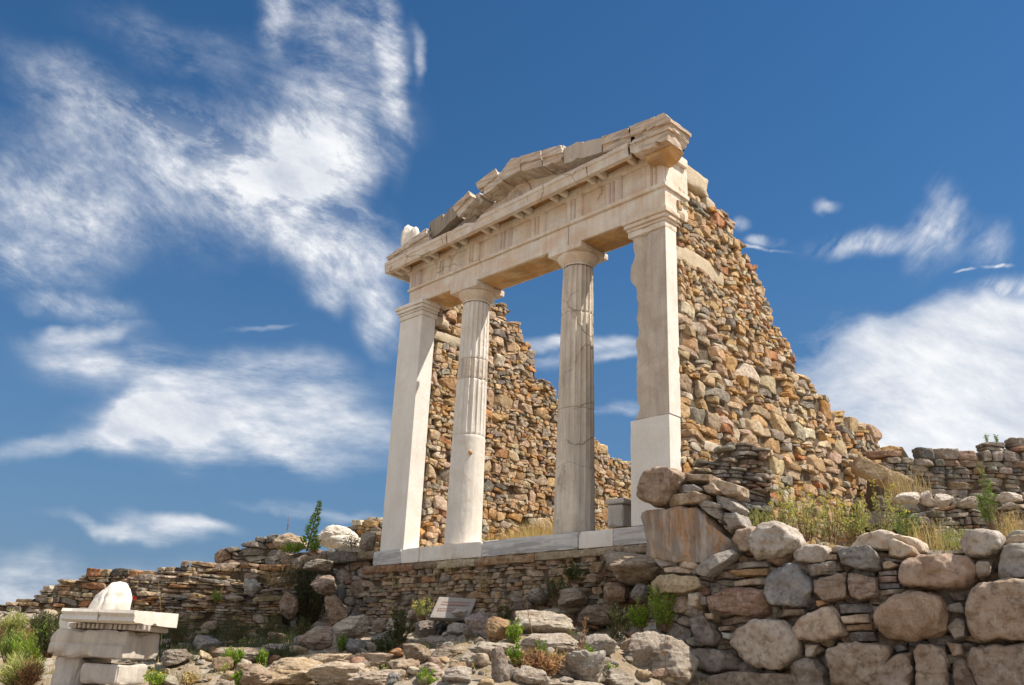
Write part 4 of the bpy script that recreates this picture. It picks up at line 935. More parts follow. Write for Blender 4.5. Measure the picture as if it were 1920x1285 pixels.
LR = [
 (385,1212,54,36,GREY,'rounded grey rock in the shade right of the carved marble pile',0),
 (592,1200,64,46,(.42,.32,.25),'large pinkish tan rock at the foot of the dark gap',0),
 (650,1181,70,46,(.58,.50,.40),'pale cracked boulder behind the pinkish tan rock',5),
 (668,1212,32,24,PALE,'small beige rock in front of the pale cracked boulder',0),
 (694,1215,26,22,PALE,'small cream block right of a green shrub below the podium wall',-10),
 (709,1176,30,28,(.46,.36,.29),'egg shaped pinkish stone at the foot of the podium wall',0),
 (686,1180,20,18,GREY,'little grey stone wedged beside the pale cracked boulder',0),
 (741,1174,38,30,(.55,.48,.4),'pale rounded stone left of the small dark shrub',0),
 (770,1154,26,20,(.62,.5,.42),'small pinkish white stone left of the tilted plaque',0),
 (795,1180,44,32,(.30,.26,.23),'dull grey brown stone below the tilted plaque',0),
 (829,1177,28,22,(.07,.07,.075),'round blackish stone below the tilted plaque',0),
 (864,1181,48,24,(.46,.42,.38),'light grey flat stone right of the blackish stone',0),
 (817,1203,86,20,(.40,.35,.30),'long flat slab lying below the blackish stone',2),
 (780,1227,56,38,(.30,.23,.17),'brown rock under the left end of the long flat slab',0),
 (835,1228,54,36,(.34,.28,.22),'brown rock under the right end of the long flat slab',0),
 (903,1172,48,62,(.38,.32,.30),'purplish grey slab leaning left of a pointed ochre rock',30),
 (932,1184,48,46,(.45,.30,.17),'pointed ochre rock beside a bright green plant',-20),
 (918,1218,84,36,(.48,.43,.36),'rough pale rock below the pointed ochre rock',0),
 (758,1253,54,40,(.46,.36,.26),'sunlit wedge shaped rock at the bottom, left of centre',10),
 (810,1264,54,38,(.52,.45,.38),'lumpy pale rock at the bottom edge below the brown rocks',0),
 (856,1266,52,34,(.50,.45,.40),'lumpy pale rock at the bottom edge left of the upright grey stone',0),
 (885,1242,44,26,(.44,.38,.32),'knobbly grey rock beneath the rough pale rock',0),
 (937,1254,36,62,(.34,.29,.26),'upright grey stone with a reddish stain at the bottom centre',0),
 (726,1196,56,22,GREY,'flat grey slab half hidden by a dark shrub',-3),
 (1024,1172,108,46,(.54,.48,.40),'large pale outcrop boulder below the middle of the podium wall',0),
 (1050,1147,86,14,(.55,.48,.38),'thin pale slab lying on top of the large pale outcrop boulder',8),
 (1127,1153,108,36,(.34,.26,.20),'broad brown boulder with a shaded front below the right column',0),
 (1076,1120,60,42,(.42,.35,.29),'tan boulder leaning on the podium wall beneath the right column',8),
 (1012,1115,44,30,(.38,.36,.33),'grey slab tilted against the podium wall',20),
 (1152,1113,52,42,(.38,.27,.2),'squarish brown boulder in the right end of the podium wall',0),
 (1122,1063,28,22,(.40,.30,.19),'small ochre brown block under the marble step',0),
 (1117,1083,36,20,(.38,.30,.22),'flattish brown stone under the small ochre brown block',0),
 (1190,1063,110,54,(.44,.36,.28),'big tan boulder with a bright upper edge below the end of the marble step',-6),
 (1203,1110,34,36,GREY,'grey rounded stone below the big tan boulder',0),
 (1122,1210,60,50,(.46,.43,.39),'lumpy grey outcrop behind the brown dried flower stalk',0),
 (1100,1260,80,64,(.44,.41,.37),'rough grey outcrop at the bottom right of the rusty leaves',0),
 (1210,1226,66,78,(.42,.37,.32),'tall pointed grey rock left of the boulder wall foot',12),
 (1242,1190,96,46,(.46,.42,.36),'craggy pale rock above the tall pointed grey rock',-8),
 (1270,1240,90,90,(.44,.39,.33),'big craggy rock in front of the left end of the boulder wall',0),
 (1062,1254,28,38,(.56,.50,.44),'small pale knobbly rock among the rusty leaves',10),
 (1030,1206,120,34,(.52,.46,.39),'broad pale rock shelf above the rusty leaves',0),
 (1060,1286,130,26,(.5,.45,.38),'low pale rock cut by the bottom edge right of centre',0),
 (1160,1278,80,40,(.36,.32,.27),'dark grey rock cut by the bottom edge left of the tall pointed rock',0),
 (555,1262,130,52,(.54,.42,.28),'sunlit orange tan outcrop at the bottom edge left of centre',0),
 (640,1266,130,48,(.58,.49,.38),'sunlit cream outcrop at the bottom edge, second from the left',0),
 (705,1276,100,36,(.52,.44,.36),'flat sunlit rock at the bottom edge next to the wedge shaped rock',0),
 (607,1238,120,28,(.54,.43,.30),'long sunlit tan shelf of rock in front of the pinkish tan rock',2),
 (690,1240,100,26,(.50,.40,.30),'low sunlit rock shelf right of the long tan shelf',-2),
 (512,1218,46,18,(.62,.55,.48),'whitish flat stone at the foot of the dark bushes',0),
 (455,1228,90,26,(.34,.28,.22),'low brown rock shelf behind the bright green plants',0),
 (470,1270,70,40,(.40,.31,.23),'brown rock at the bottom edge beside the bright green plants',0),
 (330,1230,60,30,(.30,.26,.22),'shaded rock right of the carved marble pile',0),
 (982,1135,44,22,(.34,.28,.24),'small brown stone at the foot of the podium wall right of the plaque',0),
 (960,1225,40,30,(.42,.36,.30),'grey brown rock right of the rough pale rock',0),
 (990,1270,60,36,(.48,.42,.36),'pale rock at the bottom edge under the rusty leaves',0),
]
for (a, b, w, h, c, lb, an) in LR: rock(a, b, w, h, c, lb, ang=an, group=G1, cat='rock', name='rock')
rock(628, 1144, 44, 48, (.34, .25, .18), 'rounded brown boulder at the right side of the dark gap', depth=14.4, p=8)
rock(540, 1135, 38, 56, (.33, .24, .17), 'upright brown boulder at the left side of the dark gap', depth=15.0)
rock(605, 1095, 46, 40, (.32, .25, .2), 'squarish brown boulder high in the wall right of the dark gap', depth=14.6)
rock(600, 1060, 60, 24, (.32, .28, .23), 'flat stone just under the long capping slabs', depth=14.7)
rock(472, 1103, 36, 30, (.40, .39, .37), 'round grey stone resting on the slab terrace', M_boulder, 6, depth=15.4)
rock(472, 1082, 32, 18, (.34, .25, .17), 'brown flat stone right above the round grey stone', depth=15.9)
rock(500, 1110, 28, 12, (.45, .38, .3), 'pale flat stone right of the round grey stone', depth=15.5)
rock(440, 1122, 40, 12, (.56, .47, .37), 'pale flat stone in front of the round grey stone', depth=15.45)
rock(627, 1011, 96, 44, (.82, .78, .70), 'long white boulder on the skyline right of the spiky plant', M_boulder, 6, depth=19.6, rough=.06)
rock(545, 1018, 60, 34, (.42, .33, .24), 'brown boulder on the skyline left of the spiky plant', M_boulder, 9, depth=16.8)
rock(660, 1030, 60, 10, (.55, .5, .42), 'flat pale stone below the long white boulder', depth=15.4)
rock(686, 1015, 34, 36, (.44, .39, .33), 'grey block touching the left pillar foot', depth=15.3)
rock(35, 1198, 64, 14, (.64, .58, .5), 'flat white stone in the grass at the left edge', depth=12.5)
rock(82, 1165, 46, 44, (.46, .38, .28), 'rounded tan boulder behind the carved marble pile', M_boulder, 7, depth=14.5)
for x, y, w, h, lb in [(1706, 934, 42, 26, 'whitish stone at the left end of the knee high wall'), (1738, 936, 26, 30, 'upright white stone on the knee high wall'), (1770, 938, 40, 22, 'white stone with dark streaks on the knee high wall'), (1818, 940, 36, 16, 'low white stone on the knee high wall'), (1897, 932, 42, 22, 'rounded white stone on the knee high wall near the right edge')]:
    rock(x, y, w, h, (.66, .6, .54), lb, M_boulder, 7, depth=11.4, group='white stones on the knee high wall')
# long tan stone beam leaning on the temple wall
c = at_depth(1652, 893, 13.0); mb = MB(); worn(mb, -.42, .42, -.13, .13, -.13, .13, .03, .03, .06, .012, seed=9, col=(.50, .38, .24)); o = mb.obj('stone_beam', M_schist); o.location = c
o.rotation_euler = (0, R_(24), math.atan2(RT[1], RT[0])); tag(o, 'long tan stone beam slanting down from the right temple wall', 'stone beam')
# little marble block inside the temple
c = at_depth(1163, 963, 13.3); mb = MB(); worn(mb, -.15, .15, -.13, .13, -.22, .12, .03, .02, .05, .006, seed=3); worn(mb, -.18, .18, -.15, .15, .121, .2, .03, .02, .04, .005, seed=4)
o = mb.obj('marble_stump', M_white); o.location = c; tag(o, 'small worn marble stump standing inside the temple between right column and right pillar', 'marble block')

rr_ = random.Random(99)
for k in range(210):
    px, py = rr_.uniform(300, 1290), rr_.uniform(1165, 1284)
    if px > 1120 and py < 1190: continue
    w = rr_.uniform(12, 36)*(1 if py > 1200 else .8); rock(px, py, w*1.15, w*rr_.uniform(.45, .85), pick(P_shelf if rr_.random() < .75 else P_grey), 'small angular stone lying between the larger rocks of the slope', ang=rr_.uniform(-25, 25), group='small angular stones between the rocks', lvl=3)
# ------------------------------------------------------------------ carved marble pile at the left
AD = 9.5
def alt(px, py, dy=0): return at_depth(px, py, AD+dy)
AR = np.array([RT[0], RT[1], 0]); AF = np.array([FW[0], FW[1], 0]); AO = alt(211, 1181); a_rot = math.atan2(RT[1], RT[0])-R_(14)
MP = 8.75/FPX
def apx(x, y): return ((x-205)*MP*.87, (1180-y)*MP/.97)      # local metres (along, up) about the pile centre
GP = 'carved marble fragments piled at the left'
def aobj(mb, name, mat, label, par=None, cat='marble block', group=GP):
    o = mb.obj(name, mat); o.location = AO; o.rotation_euler = (0, 0, a_rot)
    if par is None: tag(o, label, cat, group)
    else: o.parent = par; o.matrix_parent_inverse = Matrix.Identity(4); o.location = (0, 0, 0); o.rotation_euler = (0, 0, 0)
    return o
M_shaded = marble('shaded_marble', (.60, .54, .47), (.42, .35, .28), .8, streak=.6, grey=(.30, .28, .28), bmp=.55)  # stained marble, darkened so the pile's fronts look shaded; tops stay white
def tilt(V_): V_ = V_.copy(); V_[:, 2] -= V_[:, 0]*.005; return V_
x0, zt = apx(97, 1185); x1, _ = apx(290, 1185); _, zb = apx(97, 1233)
_, z1 = apx(200, 1185); _, z0 = apx(200, 1232)
def body_fn(V_):
    V_ = tilt(V_); f = V_[:, 1] < -.2; zz = V_[:, 2]; V_[:, 1] += np.where(f, np.where(zz > z0+.13, .012, 0)+np.exp(-((zz-z0-.13)/.008)**2)*.012, 0)
    V_[:, 0] += np.where(V_[:, 0] < -.3, np.clip((zz-z1+.06)/.1, 0, 1)*.09, 0); return V_
mb = MB(); worn(mb, apx(93, 0)[0], apx(286, 0)[0], -.28, .3, z0, z1+.02, .02, .03, .11, .012, fn=body_fn, seed=51)
worn(mb, apx(130, 0)[0], apx(304, 0)[0], -.24, .3, z1+.0205, z1+.075, .025, .01, .03, .003, fn=tilt, seed=55)
base = aobj(mb, 'carved_cornice_block', M_shaded, 'broken marble cornice block with a row of dentils, the widest piece of the pile')
mb = MB(); zz = z1+.022
for k in range(17):
    xx = apx(150, 0)[0]+k*.051
    if k in (7, 12): continue
    worn(mb, xx, xx+.030, -.275, -.238, zz, zz+.05, .012, .005, .01, .001, fn=tilt, seed=k)
aobj(mb, 'dentil', M_shaded, '', base)
mb = MB(); prism(mb, [(-.40, z1+.085), (-.42, z1+.10), (-.40, z1+.14), (-.43, z1+.17), (-.42, z1+.20), (.3, z1+.215), (.3, z1+.077), (-.30, z1+.077)], apx(140, 0)[0], apx(232, 0)[0], .02, .012, .07, fn=tilt, seed=61)
prism(mb, [(-.40, z1+.085), (-.42, z1+.10), (-.40, z1+.14), (-.43, z1+.17), (-.42, z1+.20), (.3, z1+.215), (.3, z1+.077), (-.30, z1+.077)], apx(234, 0)[0], apx(321, 0)[0], .02, .006, .03, fn=tilt, seed=62)
worn(mb, apx(78, 0)[0], apx(112, 0)[0], -.12, .3, z1-.0, z1+.16, .02, .03, .06, .01, seed=63, fn=tilt)
aobj(mb, 'crown_moulding', M_white, '', base)
ztop = z1+.215
mb = MB(); d_, f_ = ico(5)
xc, _ = apx(193, 0); hh = apx(0, 1096)[1]-ztop+.02; v = d_.copy(); v[:, 2] = np.where(v[:, 2] > 0, v[:, 2], v[:, 2]*.1)
v = v*np.array([.205, .19, hh*1.22]); v[:, 2] *= .86; v[:, 0] += .075*np.clip(v[:, 2]/hh, 0, 1)**1.0
gro = np.exp(-((v[:, 0]-.055)/.012)**2)*.022; v = v*(1+.05*fbmn(v*6, 5))[:, None]*(1-.06*np.clip((perlin(v*6+3)-.05)*5, 0, 1)-.03*np.clip((perlin(v*13+8)-.1)*8, 0, 1))[:, None]; v[:, 1] += gro*np.where(v[:, 1] < 0, 1, 0)
mb.add(v+np.array([xc, -.05, ztop-.012]), f_); aobj(mb, 'domed_marble_stone', M_white, 'rounded white marble stone with a vertical crack on top of the carved block')
mb = MB(); _, zg = apx(0, 1280); worn(mb, apx(188, 0)[0], apx(281, 0)[0], -.27, .2, apx(0, 1276)[1], z0-.035, .025, .03, .10, .015, seed=71)
aobj(mb, 'marble_support_block', M_shaded, 'rectangular pale block carrying the right side of the carved block')
mb = MB(); worn(mb, apx(100, 0)[0], apx(172, 0)[0], -.2, .3, apx(0, 1300)[1]-.25, z0+.03, .025, .05, .12, .02, seed=73)
aobj(mb, 'marble_support_block', M_shaded, 'rough rounded block carrying the left side of the carved block')
mb = MB(); worn(mb, apx(118, 0)[0], apx(284, 0)[0], -.3, .3, apx(0, 1278)[1]-.5, apx(0, 1278)[1]-.005, .03, .05, .1, .02, seed=75)
aobj(mb, 'marble_base_block', M_shaded, 'lowest worn marble block under the pile, cut by the bottom edge')

# ------------------------------------------------------------------ tilted plaque with faint red lines of writing
pc = at_depth(852, 1142, 13.2)
pq = thing('plaque', tuple(pc), 'tilted pale plaque with faint reddish writing leaning at the foot of the podium wall', 'plaque')
w_, h_ = 72*13.2/FPX/2, 40*13.2/FPX/2
def pl_fn(V_):
    sk = V_.copy(); sk[:, 0] += V_[:, 2]*.32
    a = R_(28); y, z = sk[:, 1]*math.cos(a)+sk[:, 2]*math.sin(a)*.9, sk[:, 2]*math.cos(a)*1.06-sk[:, 1]*math.sin(a)
    return pc[None]+sk[:, :1]*AR+y[:, None]*AF+z[:, None]*np.array([0, 0, 1.])
mb = MB(); worn(mb, -w_, w_*.92, -.03, .03, -h_, h_, .02, .006, .012, .002, fn=pl_fn, seed=3); mb.obj('panel', marble('plaque_stone', (.36, .33, .30), (.4, .33, .28), .5, bmp=.3), pq)
def ink():
    m, t, b = mat_new('faded_red_ink'); b.inputs['Base Color'].default_value = (.30, .13, .10, 1); b.inputs['Roughness'].default_value = .9; return m
mb = MB()
for k, (zz, xa, xb) in enumerate([(.52, -.72, .72), (.28, -.72, .72), (.20, -.4, .5), (-.12, -.78, .1), (-.32, -.78, .05)]):
    x = xa*w_
    while x < xb*w_-.01:
        l = U(.012, .035); V_, F_, *_r = grid_box(x, x+l, -.0335, -.031, zz*h_-.006, zz*h_+.006, .05); mb.add(pl_fn(V_), F_); x += l+U(.006, .012)
mb.obj('lettering', ink(), pq)
rock(860, 1150, 30, 14, (.66, .6, .52), 'small pale stone holding down the lower edge of the plaque', depth=13.0)

# ------------------------------------------------------------------ small rubble (uncountable)
mb = MB(); d_, f_ = ico(2)
rs_ = np.random.RandomState(5); cnt = 0
for k in range(3000):
    x, y = rs_.uniform(-6, 12), rs_.uniform(-7, .5); fy = np.interp(x, LX, LY)
    if y > fy-.02: continue
    if (np.array([x, y])-CAM[:2]) @ FW < 5.2: continue
    z = float(ground_z(x, y)); s = rs_.uniform(.012, .05)*(1.8 if rs_.rand() < .12 else 1)
    sc = np.array([1, rs_.uniform(.6, 1), rs_.uniform(.35, .8)])*s; a = rs_.uniform(0, 6.28)
    v = d_*sc*(1+.35*perlin(d_*1.7+rs_.rand(3)*60))[:, None]; v = np.stack([v[:, 0]*math.cos(a)-v[:, 1]*math.sin(a), v[:, 0]*math.sin(a)+v[:, 1]*math.cos(a), v[:, 2]], 1)
    mb.add(v+np.array([x, y, z+s*.15]), f_, pick(P_shelf if rs_.rand() < .6 else P_grey))
o = mb.obj('scattered_rubble', M_crag, smooth=False); tag(o, 'loose chips and pebbles scattered over the slope below the temple', 'rubble', kind='stuff')

# ------------------------------------------------------------------ plants
def leaf(mb, c, d, n, l, w, col):
    d = d/np.linalg.norm(d); s = np.cross(d, n); k = np.linalg.norm(s); s = s/k if k > 1e-6 else np.array([1, 0, 0]); up = np.cross(s, d)
    mb.add(np.array([c, c+d*l*.45+s*w/2+up*l*.06, c+d*l, c+d*l*.45-s*w/2+up*l*.06]), np.array([[0, 1, 2, 3]]), col)
def tube(mb, pts, r0, r1, col=(1, 1, 1), k=5):
    pts = np.array(pts); n = len(pts); V_ = []
    for i, p_ in enumerate(pts):
        t = pts[min(i+1, n-1)]-pts[max(i-1, 0)]; t /= np.linalg.norm(t)+1e-9; a = np.cross(t, [.3, .9, .1]); a /= np.linalg.norm(a); b = np.cross(t, a)
        r = r0+(r1-r0)*i/(n-1); th = np.arange(k)/k*6.283; V_.append(p_+r*(np.cos(th)[:, None]*a+np.sin(th)[:, None]*b))
    V_ = np.concatenate(V_); i = np.arange(n-1)[:, None]*k+np.arange(k)[None, :]; j = np.arange(n-1)[:, None]*k+(np.arange(k)[None, :]+1) % k
    mb.add(V_, np.stack([i, j, j+k, i+k], -1).reshape(-1, 4), col)
rp = np.random.RandomState(12)
def rv(): v = rp.normal(size=3); return v/np.linalg.norm(v)
def shade(): k = rp.uniform(.6, 1.25); return (k*rp.uniform(.9, 1.1), k, k*rp.uniform(.85, 1.1))
def bush(name, base, w, h, mat, label, cat='bush', nst=16, nl=26, ll=.035, lw=.014, flowers=0, group=None, stem=M_stem, spread=1., mat2=None, upright=.4):
    e = thing(name, tuple(base), label, cat, group); st, lf, fl = MB(), MB(), MB()
    for s in range(nst):
        a = rp.uniform(0, 6.28); rr2 = math.sqrt(rp.rand())*w/2; top = np.array([math.cos(a)*rr2, math.sin(a)*rr2*.8, h*(1-.45*(rr2/(w/2))**2)*rp.uniform(.65, 1.05)])
        r0_ = top*np.array([.25, .25, 0]); mid = top*np.array([.6, .6, .5])+rv()*h*.05
        P = [r0_+(mid-r0_)*t*2 if t < .5 else mid+(top-mid)*(t-.5)*2 for t in np.linspace(0, 1, 6)]
        P = [q+base for q in P]; tube(st, P, .0028+.002*h, .001)
        for k in range(nl):
            t = rp.uniform(.2, 1.02); i = min(int(t*5), 4); c = P[i]+(P[i+1]-P[i])*(t*5-i)
            d = rv()*spread+np.array([0, 0, upright])+(top-r0_)/np.linalg.norm(top)*.5
            leaf(lf, c+rv()*w*.03, d, rv(), ll*rp.uniform(.5, 1.3), lw*rp.uniform(.7, 1.2), shade())
        if flowers:
            for k in range(flowers):
                c = P[-1]+rv()*w*.07
                for q in range(3): leaf(fl, c, rv(), rv(), .016, .014, shade())
    st.obj('stem', stem, e, smooth=True); lf.obj('foliage', mat, e, smooth=False)
    if flowers: fl.obj('flowers', mat2 or M_yel, e, smooth=False)
    return e
def pbush(px, py, wpx, hpx, mat, label, depth=None, **k):
    if depth is None:
        P, depth = hit(px, min(py, 1284)); d2_ = front_depth(px, py, P, depth)
        if d2_ != depth: depth = d2_; P = at_depth(px, py, depth)
    else: P = at_depth(px, py, depth)
    s = depth/FPX; return bush(k.pop('name', 'shrub'), P-np.array([0, 0, .02]), wpx*s, hpx*s*1.22, mat, label, **k)
def tuft(name, base, n, h, w, mat, label, cat='grass tuft', group=None, kind=None, seeds=False):
    mb = MB()
    for k in range(n):
        a = rp.uniform(0, 6.28); r = rp.rand()**.6*w/2; b = base+np.array([math.cos(a)*r, math.sin(a)*r, 0]); hh = h*rp.uniform(.45, 1.1)
        ln = rv()*np.array([1, 1, 0])*hh*rp.uniform(.1, .6); p0, p1, p2 = b, b+ln*.35+[0, 0, hh*.6], b+ln+[0, 0, hh*.95]
        s = np.cross(ln+[0, 0, .01], rv()); s = s/np.linalg.norm(s)*.0032
        mb.add(np.array([p0-s, p0+s, p1+s*.8, p1-s*.8, p2]), [[0, 1, 2, 3]], shade()); mb.f.append(np.array([[3, 2, 4]])+mb.n-5)
        if seeds and rp.rand() < .4:
            for q in range(5): leaf(mb, p2-np.array([0, 0, q*.012]), rv()+[0, 0, .8], rv(), .02, .007, shade())
    o = mb.obj(name, mat, smooth=False)
    return tag(o, label, cat, group, kind)
# spiky upright plant on the skyline
b0 = at_depth(575, 1034, 15.6); s_ = 15.6/FPX; e = thing('spiky_plant', tuple(b0), 'tall upright leafy green spike standing on the skyline left of the temple', 'plant')
st, lf = MB(), MB(); H_ = 92*s_; P = [b0+AR*(14*s_*t)+np.array([0, 0, H_*t]) for t in np.linspace(0, 1, 9)]; tube(st, P, .02, .004)
for k in range(520):
    t = rp.rand()**.8; c = b0+AR*(14*s_*t)+np.array([0, 0, H_*t]); r = (19*s_)*(1-t)**.75*(.45+.55*rp.rand()); a = rp.uniform(0, 6.28); d = np.array([math.cos(a), math.sin(a), .55])
    leaf(lf, c+d*r*.55+rv()*.02, d+rv()*.5, rv(), .10*(1.15-t*.7)*rp.uniform(.6, 1.1), .032*(1.1-t*.6), shade())
st.obj('stem', M_stem, e); lf.obj('foliage', M_lime, e, smooth=False)
pbush(548, 1036, 62, 18, M_lime, 'low yellow green cushion plant left of the spiky plant', 15.6, nst=30, nl=40)
pbush(588, 1034, 36, 24, M_lime, 'bright green cushion plant at the foot of the spiky plant', 15.5, nst=20, nl=40)
pbush(660, 1030, 50, 30, M_olive, 'sparse olive weed in front of the long white boulder', 15.4, nst=20, nl=16)
pbush(538, 996, 8, 26, M_rust, 'thin dark stalk standing on the skyline stones', 16.8, nst=3, nl=10)
pbush(515, 1100, 60, 34, M_straw, 'dry brown bush beside the shaded gap', 15.2, nst=26, nl=22, lw=.008)
pbush(540, 1104, 46, 50, M_olive, 'olive shrub hanging at the upper edge of the shaded gap', 15.0, nst=24, nl=30)
pbush(572, 1188, 84, 116, M_shaded_leaf, 'dark leafy bush filling the shaded gap', 15.6, nst=90, nl=60, ll=.05, lw=.02)
pbush(565, 1205, 60, 40, M_olive, 'dark weeds at the foot of the shaded gap', 14.3, nst=26, nl=30, ll=.05)
for i, (x, y, w, h, lb) in enumerate([(330, 1200, 90, 44, 'dark grassy scrub in front of the lower terrace wall, beside the marble pile'), (440, 1205, 100, 44, 'dark grassy scrub in the middle of the lower terrace wall foot'), (505, 1200, 60, 40, 'dark grassy scrub at the right end of the lower terrace wall')]):
    pbush(x, y, w, h, M_olive, lb, 14.6, nst=44, nl=24, ll=.06, lw=.008, group='dark scrub below the terrace wall')
pbush(406, 1128, 24, 22, M_lime, 'small bright tuft growing between the slab terraces', 15.5, nst=14, nl=24)
for x, y, w, h, lb in [(437, 1252, 52, 34, 'bright green leafy plant at lower left, the broadest of the pair'), (490, 1252, 26, 30, 'small bright green leafy plant right of the broad one'), (415, 1255, 26, 22, 'small bright green plant left of the broad one'), (450, 1284, 34, 24, 'bright green plant cut by the bottom edge')]:
    pbush(x, y, w, h, M_lime, lb, nst=26, nl=40, ll=.035, lw=.018, group='bright green weeds at lower left')
pbush(640, 1222, 34, 28, M_leaf, 'green shrub in front of the pale cracked boulder', nst=22, nl=30)
pbush(745, 1212, 60, 60, M_olive, 'dark green shrub below the podium wall left of centre', 12.6, nst=30, nl=34, ll=.045, lw=.02)
pbush(720, 1226, 60, 30, M_olive, 'dark green creeping shrub below the flat grey slab', 12.2, nst=22, nl=34, ll=.04, lw=.02)
pbush(792, 1158, 54, 34, M_scrub, 'yellow green flowering weed left of the plaque', 13.3, nst=26, nl=22, flowers=1, mat2=M_yel)
pbush(966, 1208, 44, 38, M_lime, 'bright green feathery plant right of the pointed ochre rock', nst=24, nl=44, ll=.035)
pbush(1015, 1250, 34, 40, M_leaf, 'green feathery plant among the rusty leaves', nst=20, nl=34, ll=.035)
pbush(968, 1246, 36, 34, M_lime, 'yellow green weed below the bright feathery plant', nst=18, nl=24)
pbush(1245, 1180, 66, 88, M_lime, 'tall bright green bush in front of the boulder wall', 9.9, nst=26, nl=70, ll=.04, lw=.012, spread=1.)
pbush(1200, 1180, 50, 44, M_lime, 'bright green bush at the left foot of the taller bush', 10.1, nst=20, nl=60, ll=.04, lw=.012)
pbush(1160, 1175, 50, 36, M_olive, 'dark green shrub left of the bright green bushes', 10.6, nst=22, nl=40, ll=.04)
pbush(1155, 1218, 60, 50, M_olive, 'dry olive shrub left of the tall pointed rock', 10.2, nst=30, nl=18, ll=.04, lw=.01)
pbush(1145, 1270, 26, 26, M_lime, 'yellow green weed at the bottom left of the tall pointed rock', nst=14, nl=26)
pbush(1080, 1090, 60, 32, M_olive, 'dark shrub growing out of the podium wall near its right end', 12.0, nst=26, nl=34, ll=.04, lw=.018)
pbush(1040, 1125, 60, 40, M_olive, 'dark brownish shrub at the podium wall foot beside the tan boulder', 11.9, nst=26, nl=26, ll=.04)
pbush(945, 1190, 40, 60, M_olive, 'dark plant in the shadow behind the pointed ochre rock', 11.8, nst=20, nl=34, ll=.04)
pbush(800, 1284, 40, 26, M_lime, 'small green weed at the bottom edge under the lumpy pale rock', nst=16, nl=26)
pbush(1045, 1250, 70, 26, M_straw, 'dry straw coloured litter right of the rusty leaves', nst=40, nl=14, ll=.06, lw=.01, spread=1.5, upright=.2)
pbush(1010, 1262, 110, 36, M_rust, 'patch of curled rusty brown dead leaves at bottom centre', nst=60, nl=16, ll=.06, lw=.016, spread=1.5, upright=.1)
pbush(290, 1284, 60, 24, M_lime, 'small flowering weeds right of the marble pile base', 9.4, nst=26, nl=20, flowers=1)
pbush(350, 1284, 50, 22, M_straw, 'low dry weeds at the bottom edge left of the bright green plants', 9.6, nst=26, nl=20)
# left edge vegetation
pbush(50, 1290, 60, 40, M_rust, 'reddish brown scrub beside the carved pile at the bottom left', 9.7, nst=50, nl=18, ll=.07, lw=.010, upright=.6)
pbush(28, 1290, 100, 48, M_scrub, 'yellow green grassy clump at the left bottom corner', 9.8, nst=80, nl=18, ll=.10, lw=.009, upright=.8)
pbush(60, 1250, 100, 60, M_lime, 'green grassy clump behind the left side of the marble pile', 10.6, nst=60, nl=22, ll=.09, lw=.009, upright=.8)
pbush(15, 1240, 70, 50, M_leaf, 'green and brown clump at the left edge below the terrace wall', 11.2, nst=50, nl=20, ll=.08, lw=.009, upright=.8)
pbush(90, 1230, 70, 60, M_olive, 'shaded olive bush touching the left side of the marble pile', 10.0, nst=40, nl=30, ll=.06, lw=.014)
b0 = at_depth(247, 1140, 10.5); pop = thing('poppy', tuple(b0), 'single red flower behind the domed marble stone', 'flower'); a_, b_ = MB(), MB()
tube(a_, [b0-np.array([0, 0, .35]), b0, b0+np.array([0, 0, .1])], .003, .002)
for k in range(9): leaf(b_, b0+np.array([0, 0, .1]), rv()+[0, 0, .3], rv(), .035, .03, shade())
a_.obj('stem', M_stem, pop); b_.obj('petals', M_red, pop, smooth=False)
# stalks
def stalk(px, py0, py1, px1, d, label, mat=M_stem, br=10, head=None):
    p0, p1 = at_depth(px, py0, d), at_depth(px1, py1, d); e = thing('dry_stalk', tuple(p0), label, 'dry stalk'); mb, hd = MB(), MB()
    P = [p0+(p1-p0)*t+AR*.02*math.sin(t*5) for t in np.linspace(0, 1, 8)]; tube(mb, P, .006, .002)
    for k in range(br):
        t = rp.uniform(.35, .98); c = p0+(p1-p0)*t; q = c+(AR*rp.uniform(-1, 1)+AF*rp.uniform(-1, 1)+np.array([0, 0, 1.1]))*np.linalg.norm(p1-p0)*.22*(1.15-t); tube(mb, [c, (c+q)/2+rv()*.01, q], .0025, .001)
        for s in range(6): leaf(hd, c+(q-c)*rp.uniform(.4, 1), rv(), rv(), .018, .009, shade())
    mb.obj('stem', mat, e); hd.obj('seed_heads', head or M_rust, e, smooth=False)
stalk(1078, 1290, 1160, 1100, 8.6, 'branching dried brown flower stalk at the bottom, right of centre', br=34)
stalk(1003, 1265, 1120, 990, 9.4, 'thin reddish single stalk left of the branching dried one', br=4)
stalk(1240, 1285, 1190, 1252, 8.8, 'thin twig in front of the craggy rocks', br=6)
stalk(302, 1210, 1090, 300, 13.8, 'thin dry stalk in front of the slab terraces', br=5, mat=M_straw, head=M_straw)
